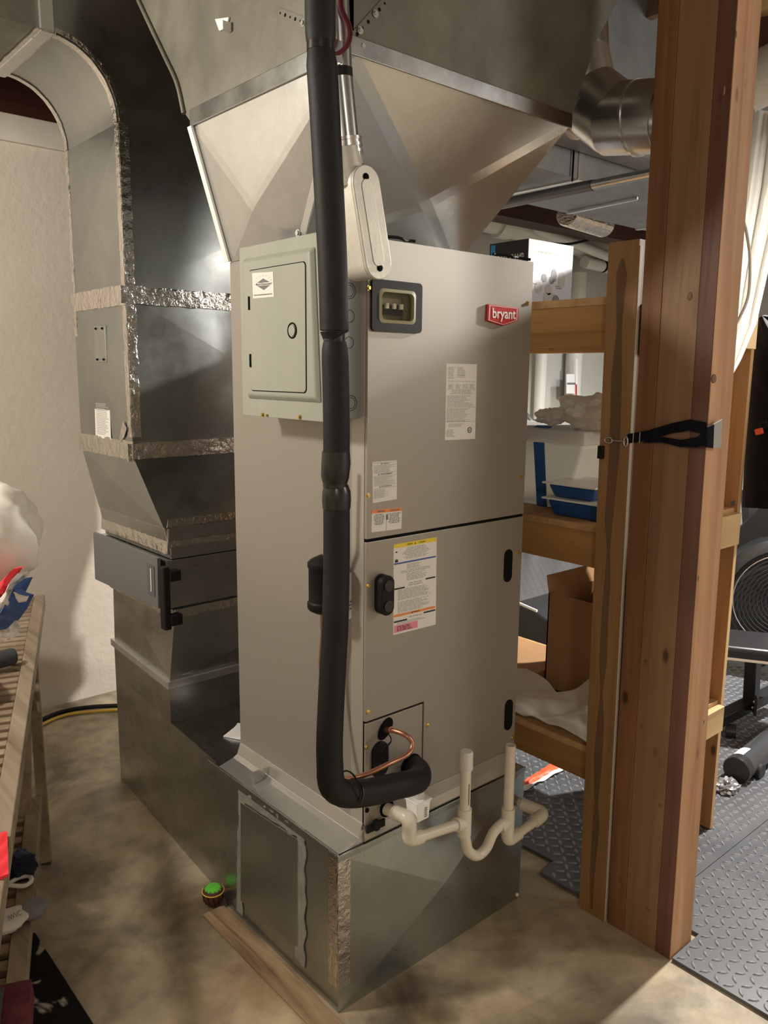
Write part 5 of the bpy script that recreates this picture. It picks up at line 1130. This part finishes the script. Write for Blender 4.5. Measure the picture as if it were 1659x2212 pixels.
# ================================================================= LEFT: SLATTED RACK
t_ = V((.347,.938,0)).normalized(); p_ = V((-.938,.347,0)).normalized(); O_ = V((.533,1.95,0))
def RP(s, w_, z): return O_+t_*s+p_*w_+V((0,0,z))
sr = thing('slatted_rack', 'weathered two tier wooden slatted rack at the left edge', 'rack', tuple(RP(0,.3,0)))
def rbeam(s0, s1, w0, w1, z0, z1, name, m='bench'):
    c_ = RP((s0+s1)/2, (w0+w1)/2, (z0+z1)/2); return MB().obox(c_, t_*(s1-s0)/2, p_*(w1-w0)/2, (0,0,(z1-z0)/2)).build(name, m, sr, bevel=.003)
S1 = 1.60
rbeam(-1.1, S1, 0, .042, .600, .650, 'top_side_rail'); rbeam(-1.1, S1, .62, .662, .600, .650, 'top_side_rail'); rbeam(S1-.042, S1, .043, .619, .60, .649, 'top_end_rail')
s_ = -1.05
while s_ < S1-.07:
    rbeam(s_, s_+.030, .043, .619, .622, .642, 'top_slat', 'slat'); s_ += .052
rbeam(-1.0, .70, .005, .050, .155, .200, 'lower_side_rail'); rbeam(-1.0, .70, .60, .645, .155, .200, 'lower_side_rail'); rbeam(.66, .70, .051, .599, .155, .199, 'lower_end_rail')
s_ = -.98
while s_ < .60:
    rbeam(s_, s_+.034, .051, .599, .168, .190, 'lower_slat', 'slat'); s_ += .062
for w_ in (-.0, .62):   # legs
    MB().beam(RP(.62,w_+.0,.002), RP(.92,w_+.02,.60), .035, .030, t_).build('leg', 'bench', sr, bevel=.003)
    MB().beam(RP(-.95,w_+.06,.014), RP(-.95,w_+.06,.60), .04, .04, t_).build('leg', 'bench', sr, bevel=.003)
MB().beam(RP(.90,.05,.57), RP(.55,.06,.12), .03, .05, p_).build('cross_brace', 'bench', sr, bevel=.003)
# laundry
for s__, w__, r__, k__, lb__ in ((.55,.36,.20,41,'long added shade heap of pale laundry on the far half of the rack'), (.02,.40,.19,43,'added shade heap of pale laundry in the middle of the rack'), (-.55,.40,.20,47,'added shade heap of pale laundry at the near end of the rack')):
    tag(blob(RP(s__, w__, .70), r__, (1.15,1.5,.38), k__, .22, 2).build('added_shade_heap', 'cloth', smooth=50), lb__, 'cloth')  # heaps added mostly out of frame to soften the rack's striped floor shadow
cpos = onz(10, 1240, .72)
tag(blob(onx(-14, 1160, .42), .13, (.60,.90,.80), 2, .20, 1.5, 44, 28).build('laundry_bundle', 'cloth', smooth=60), 'big off white laundry bundle piled at the left edge', 'cloth')
def fold(name, m_, pts, lab, w_=.05, cat='cloth', sd=1):
    P = spline(pts, 8)
    def fn(a, b):
        i = a*(len(P)-1); k = min(int(i), len(P)-2); p = P[k].lerp(P[k+1], i-k)
        return p+V((-.02*math.sin(b*PI)*1.0, 0, (b-.5)*w_))+V((.008*noise.noise(V((a*5, b*4, sd))),)*3)
    return tag(MB().grid(fn, 30, 10, .012, NS).build(name, m_, smooth=60), lab, cat)
FX = .40
fold('red_garment', 'redcloth', [onx(u, v, FX) for u, v in ((-30,1300),(5,1278),(25,1262),(36,1250))], 'red garment folded beneath the white laundry bundle', .035, sd=2)
fold('white_garment', 'cloth', [onx(u, v, FX-.01) for u, v in ((-25,1330),(12,1308),(34,1285),(46,1262))], 'white garment between the red and blue laundry', .040, sd=3)
fold('blue_garment', 'bluecloth', [onx(u, v, FX-.006) for u, v in ((-10,1345),(16,1330),(40,1300),(56,1268))], 'blue garment draped over the rack under white laundry', .030, sd=4)
tag(blob(onx(5, 1350, .42), .045, (.6,1.0,.6), 6, .4, 2.5).build('sock_heap', 'cloth', smooth=40), 'small grey white rumpled cloth below the blue garment', 'cloth')
a = onz(-45, 1436, .68); b = onz(34, 1416, .68); mb = MB(); d = (b-a); mb.tube([a, a+d*.9, a+d*.97, b], [.028,.028,.024,.012], 24); tag(mb.build('grey_roll', 'grey', smooth=50), 'dark grey rolled cushion lying across the upper rack slats', 'roll')
TW = [onz(u, v, .657) for u, v in ((-40,1806),(16,1800),(19,1893),(-40,1897))]
def tow(a, b): return bil(TW, a, b)+V((0,0,.005*abs(math.sin(a*5+b*9))))
tag(MB().grid(tow, 14, 24, .006, (0,0,1)).build('red_towel', 'hotred', smooth=60), 'bright red towel hanging over the near rack rail', 'towel')
# lower tier things
def LS(u, v, z=.20): return onz(u, v, z)
k = LS(44, 1866, .225); tag(blob(k, .055, (.75,.95,.5), 21, .4, 2).build('navy_sock', 'navy', smooth=40), 'dark navy balled sock on the lower rack shelf', 'sock')
k = LS(28, 1872, .215); tag(blob(k, .035, (.8,.9,.5), 25, .3, 2).build('grey_sock', 'grey', smooth=40), 'grey toe of a sock tucked beside the navy one', 'sock')
k = LS(48, 1906, .212); tag(MB().tube(spline([k+V((-.035,.015,0)), k+V((-.005,.026,0)), k+V((.022,.018,0)), k+V((.022,-.008,0)), k+V((.0,-.020,0)), k+V((-.030,.008,0))], 6), .006, 10).build('white_loop', 'white', smooth=60), 'white plastic loop lying on the lower rack shelf', 'loop')
k = LS(42, 1978, .225); sk = thing('white_sock', 'white athletic sock with grey toe on the lower shelf', 'sock', tuple(k))
blob(k+V((-.03,.0,.0)), .05, (1.1,.8,.45), 31, .15, 1.5).build('sock_leg', 'cloth', sk, smooth=50); blob(k+V((.035,.005,.0)), .038, (.9,.9,.6), 33, .2, 1.5).build('sock_toe', 'heel', sk, smooth=50)
mb = MB(); q = [k+V((-.035,-.035,.017)), k+V((.0,-.030,.017)), k+V((.0,-.012,.024)), k+V((-.035,-.017,.024))]; text(mb, 'IWVC', q, .05, .95, .1, .9, .004, (0,-.5,.85), True); mb.build('sock_lettering', 'ink', sk)
k = LS(40, 2075, .205)
def drape(a, b, s_=0):
    s1 = -.34+.155*a
    if b < .6: return RP(s1, .20-.19*b/.6, .206+.006*noise.noise(V((a*6, b*6, s_))))
    return RP(s1, .0-.005-.012*(b-.6), .206-.05*(b-.6)/.4)
tag(MB().grid(lambda a, b: drape(a, b*.95+.05, 2), 16, 20, .004, (.4,-.3,.8)).build('maroon_garment', 'maroon', smooth=60), 'maroon and black garment draped on the lower shelf edge', 'cloth')
def drp2(a, b):
    return RP(-.33+.125*a, .22-.17*b, .214+.004*noise.noise(V((a*6, b*6, 9))))
tag(MB().grid(drp2, 14, 14, .004, (0,0,1)).build('charcoal_cloth', 'grey', smooth=60), 'charcoal cloth lying on top of the maroon garment', 'cloth')
k = RP(.42,.12,.20); tag(MB().obox(RP(.35,.14,.262), t_*.17, p_*.05, (0,0,.060)).build('tan_panel_box', 'card', bevel=.003), 'tan box on the lower rack shelf near the far leg', 'box')
# rug
tag(MB().prism([(.607,2.20,.0003),(.612,-.2,.0003),(-1.2,-.2,.0003),(-1.2,2.20,.0003)], (0,0,.012)).build('cowhide_rug', 'rug', bevel=.004), 'black cowhide print rug with cream patches under the rack', 'rug')
# drum
dm = thing('toy_drum', 'tiny brown toy drum with green top on floor by base', 'toy', (1.040,1.995,0)); dc = onz(461, 1952, 0)
dm.location = (dc.x, dc.y, 0)
MB().lathe((dc.x,dc.y,0), (0,0,1), [(.0085,.020),(.012,.026),(.03,.032),(.045,.031),(.052,.028)], 24).build('drum_shell', 'drum', dm, smooth=50)
MB().tube(arc((dc.x,dc.y,.044), (.0325,0,0), (0,.0325,0), 24, 0, 2*PI), .002, 6).build('rope_band', 'yrope', dm, smooth=50)
mb = MB()
for k in range(12): a = 2*PI*k/12; mb.tube([(dc.x+.034*math.cos(a), dc.y+.034*math.sin(a), .044), (dc.x+.028*math.cos(a+.2), dc.y+.028*math.sin(a+.2), .012)], .0012, 5)
mb.build('lacing', 'black', dm)
mb = MB(); mb.lathe((dc.x,dc.y,0), (0,0,1), [(.051,.001),(.0515,.024+.0),(.056,.022),(.059,.012),(.060,.002)], 24)
for k in range(12): a = 2*PI*k/12; mb.obox((dc.x+.025*math.cos(a), dc.y+.025*math.sin(a), .050), (.003*math.cos(a),.003*math.sin(a),-.003), (-.003*math.sin(a),.003*math.cos(a),0), (0,0,.003))
mb.build('drum_head', 'green', dm, smooth=40)
# scrap board and hoses
tag(MB().hull8([(1.012,1.965,.0003),(1.012,1.35,.0003),(1.082,1.33,.0003),(1.082,1.965,.0003)], [(1.012,1.965,.007),(1.012,1.35,.007),(1.082,1.33,.007),(1.082,1.965,.007)]).build('floor_board', 'plank', bevel=.002), 'worn thin wooden board lying on floor along base', 'board')
h1 = spline([onz(u, v, .014) for u, v in ((60,1570),(110,1546),(150,1534),(200,1527),(262,1524),(330,1522))], 8)
tag(MB().tube(h1, .010, 10).build('black_hose', 'black', smooth=60), 'black hose on the floor by the wall foot', 'hose')
h1 = spline([onz(u, v, .010) for u, v in ((60,1582),(110,1556),(150,1543),(200,1537),(262,1533),(330,1530))], 8)
tag(MB().tube(h1, .007, 10).build('yellow_cable', 'yrope', smooth=60), 'yellow cable on the floor in front of black hose', 'cable')
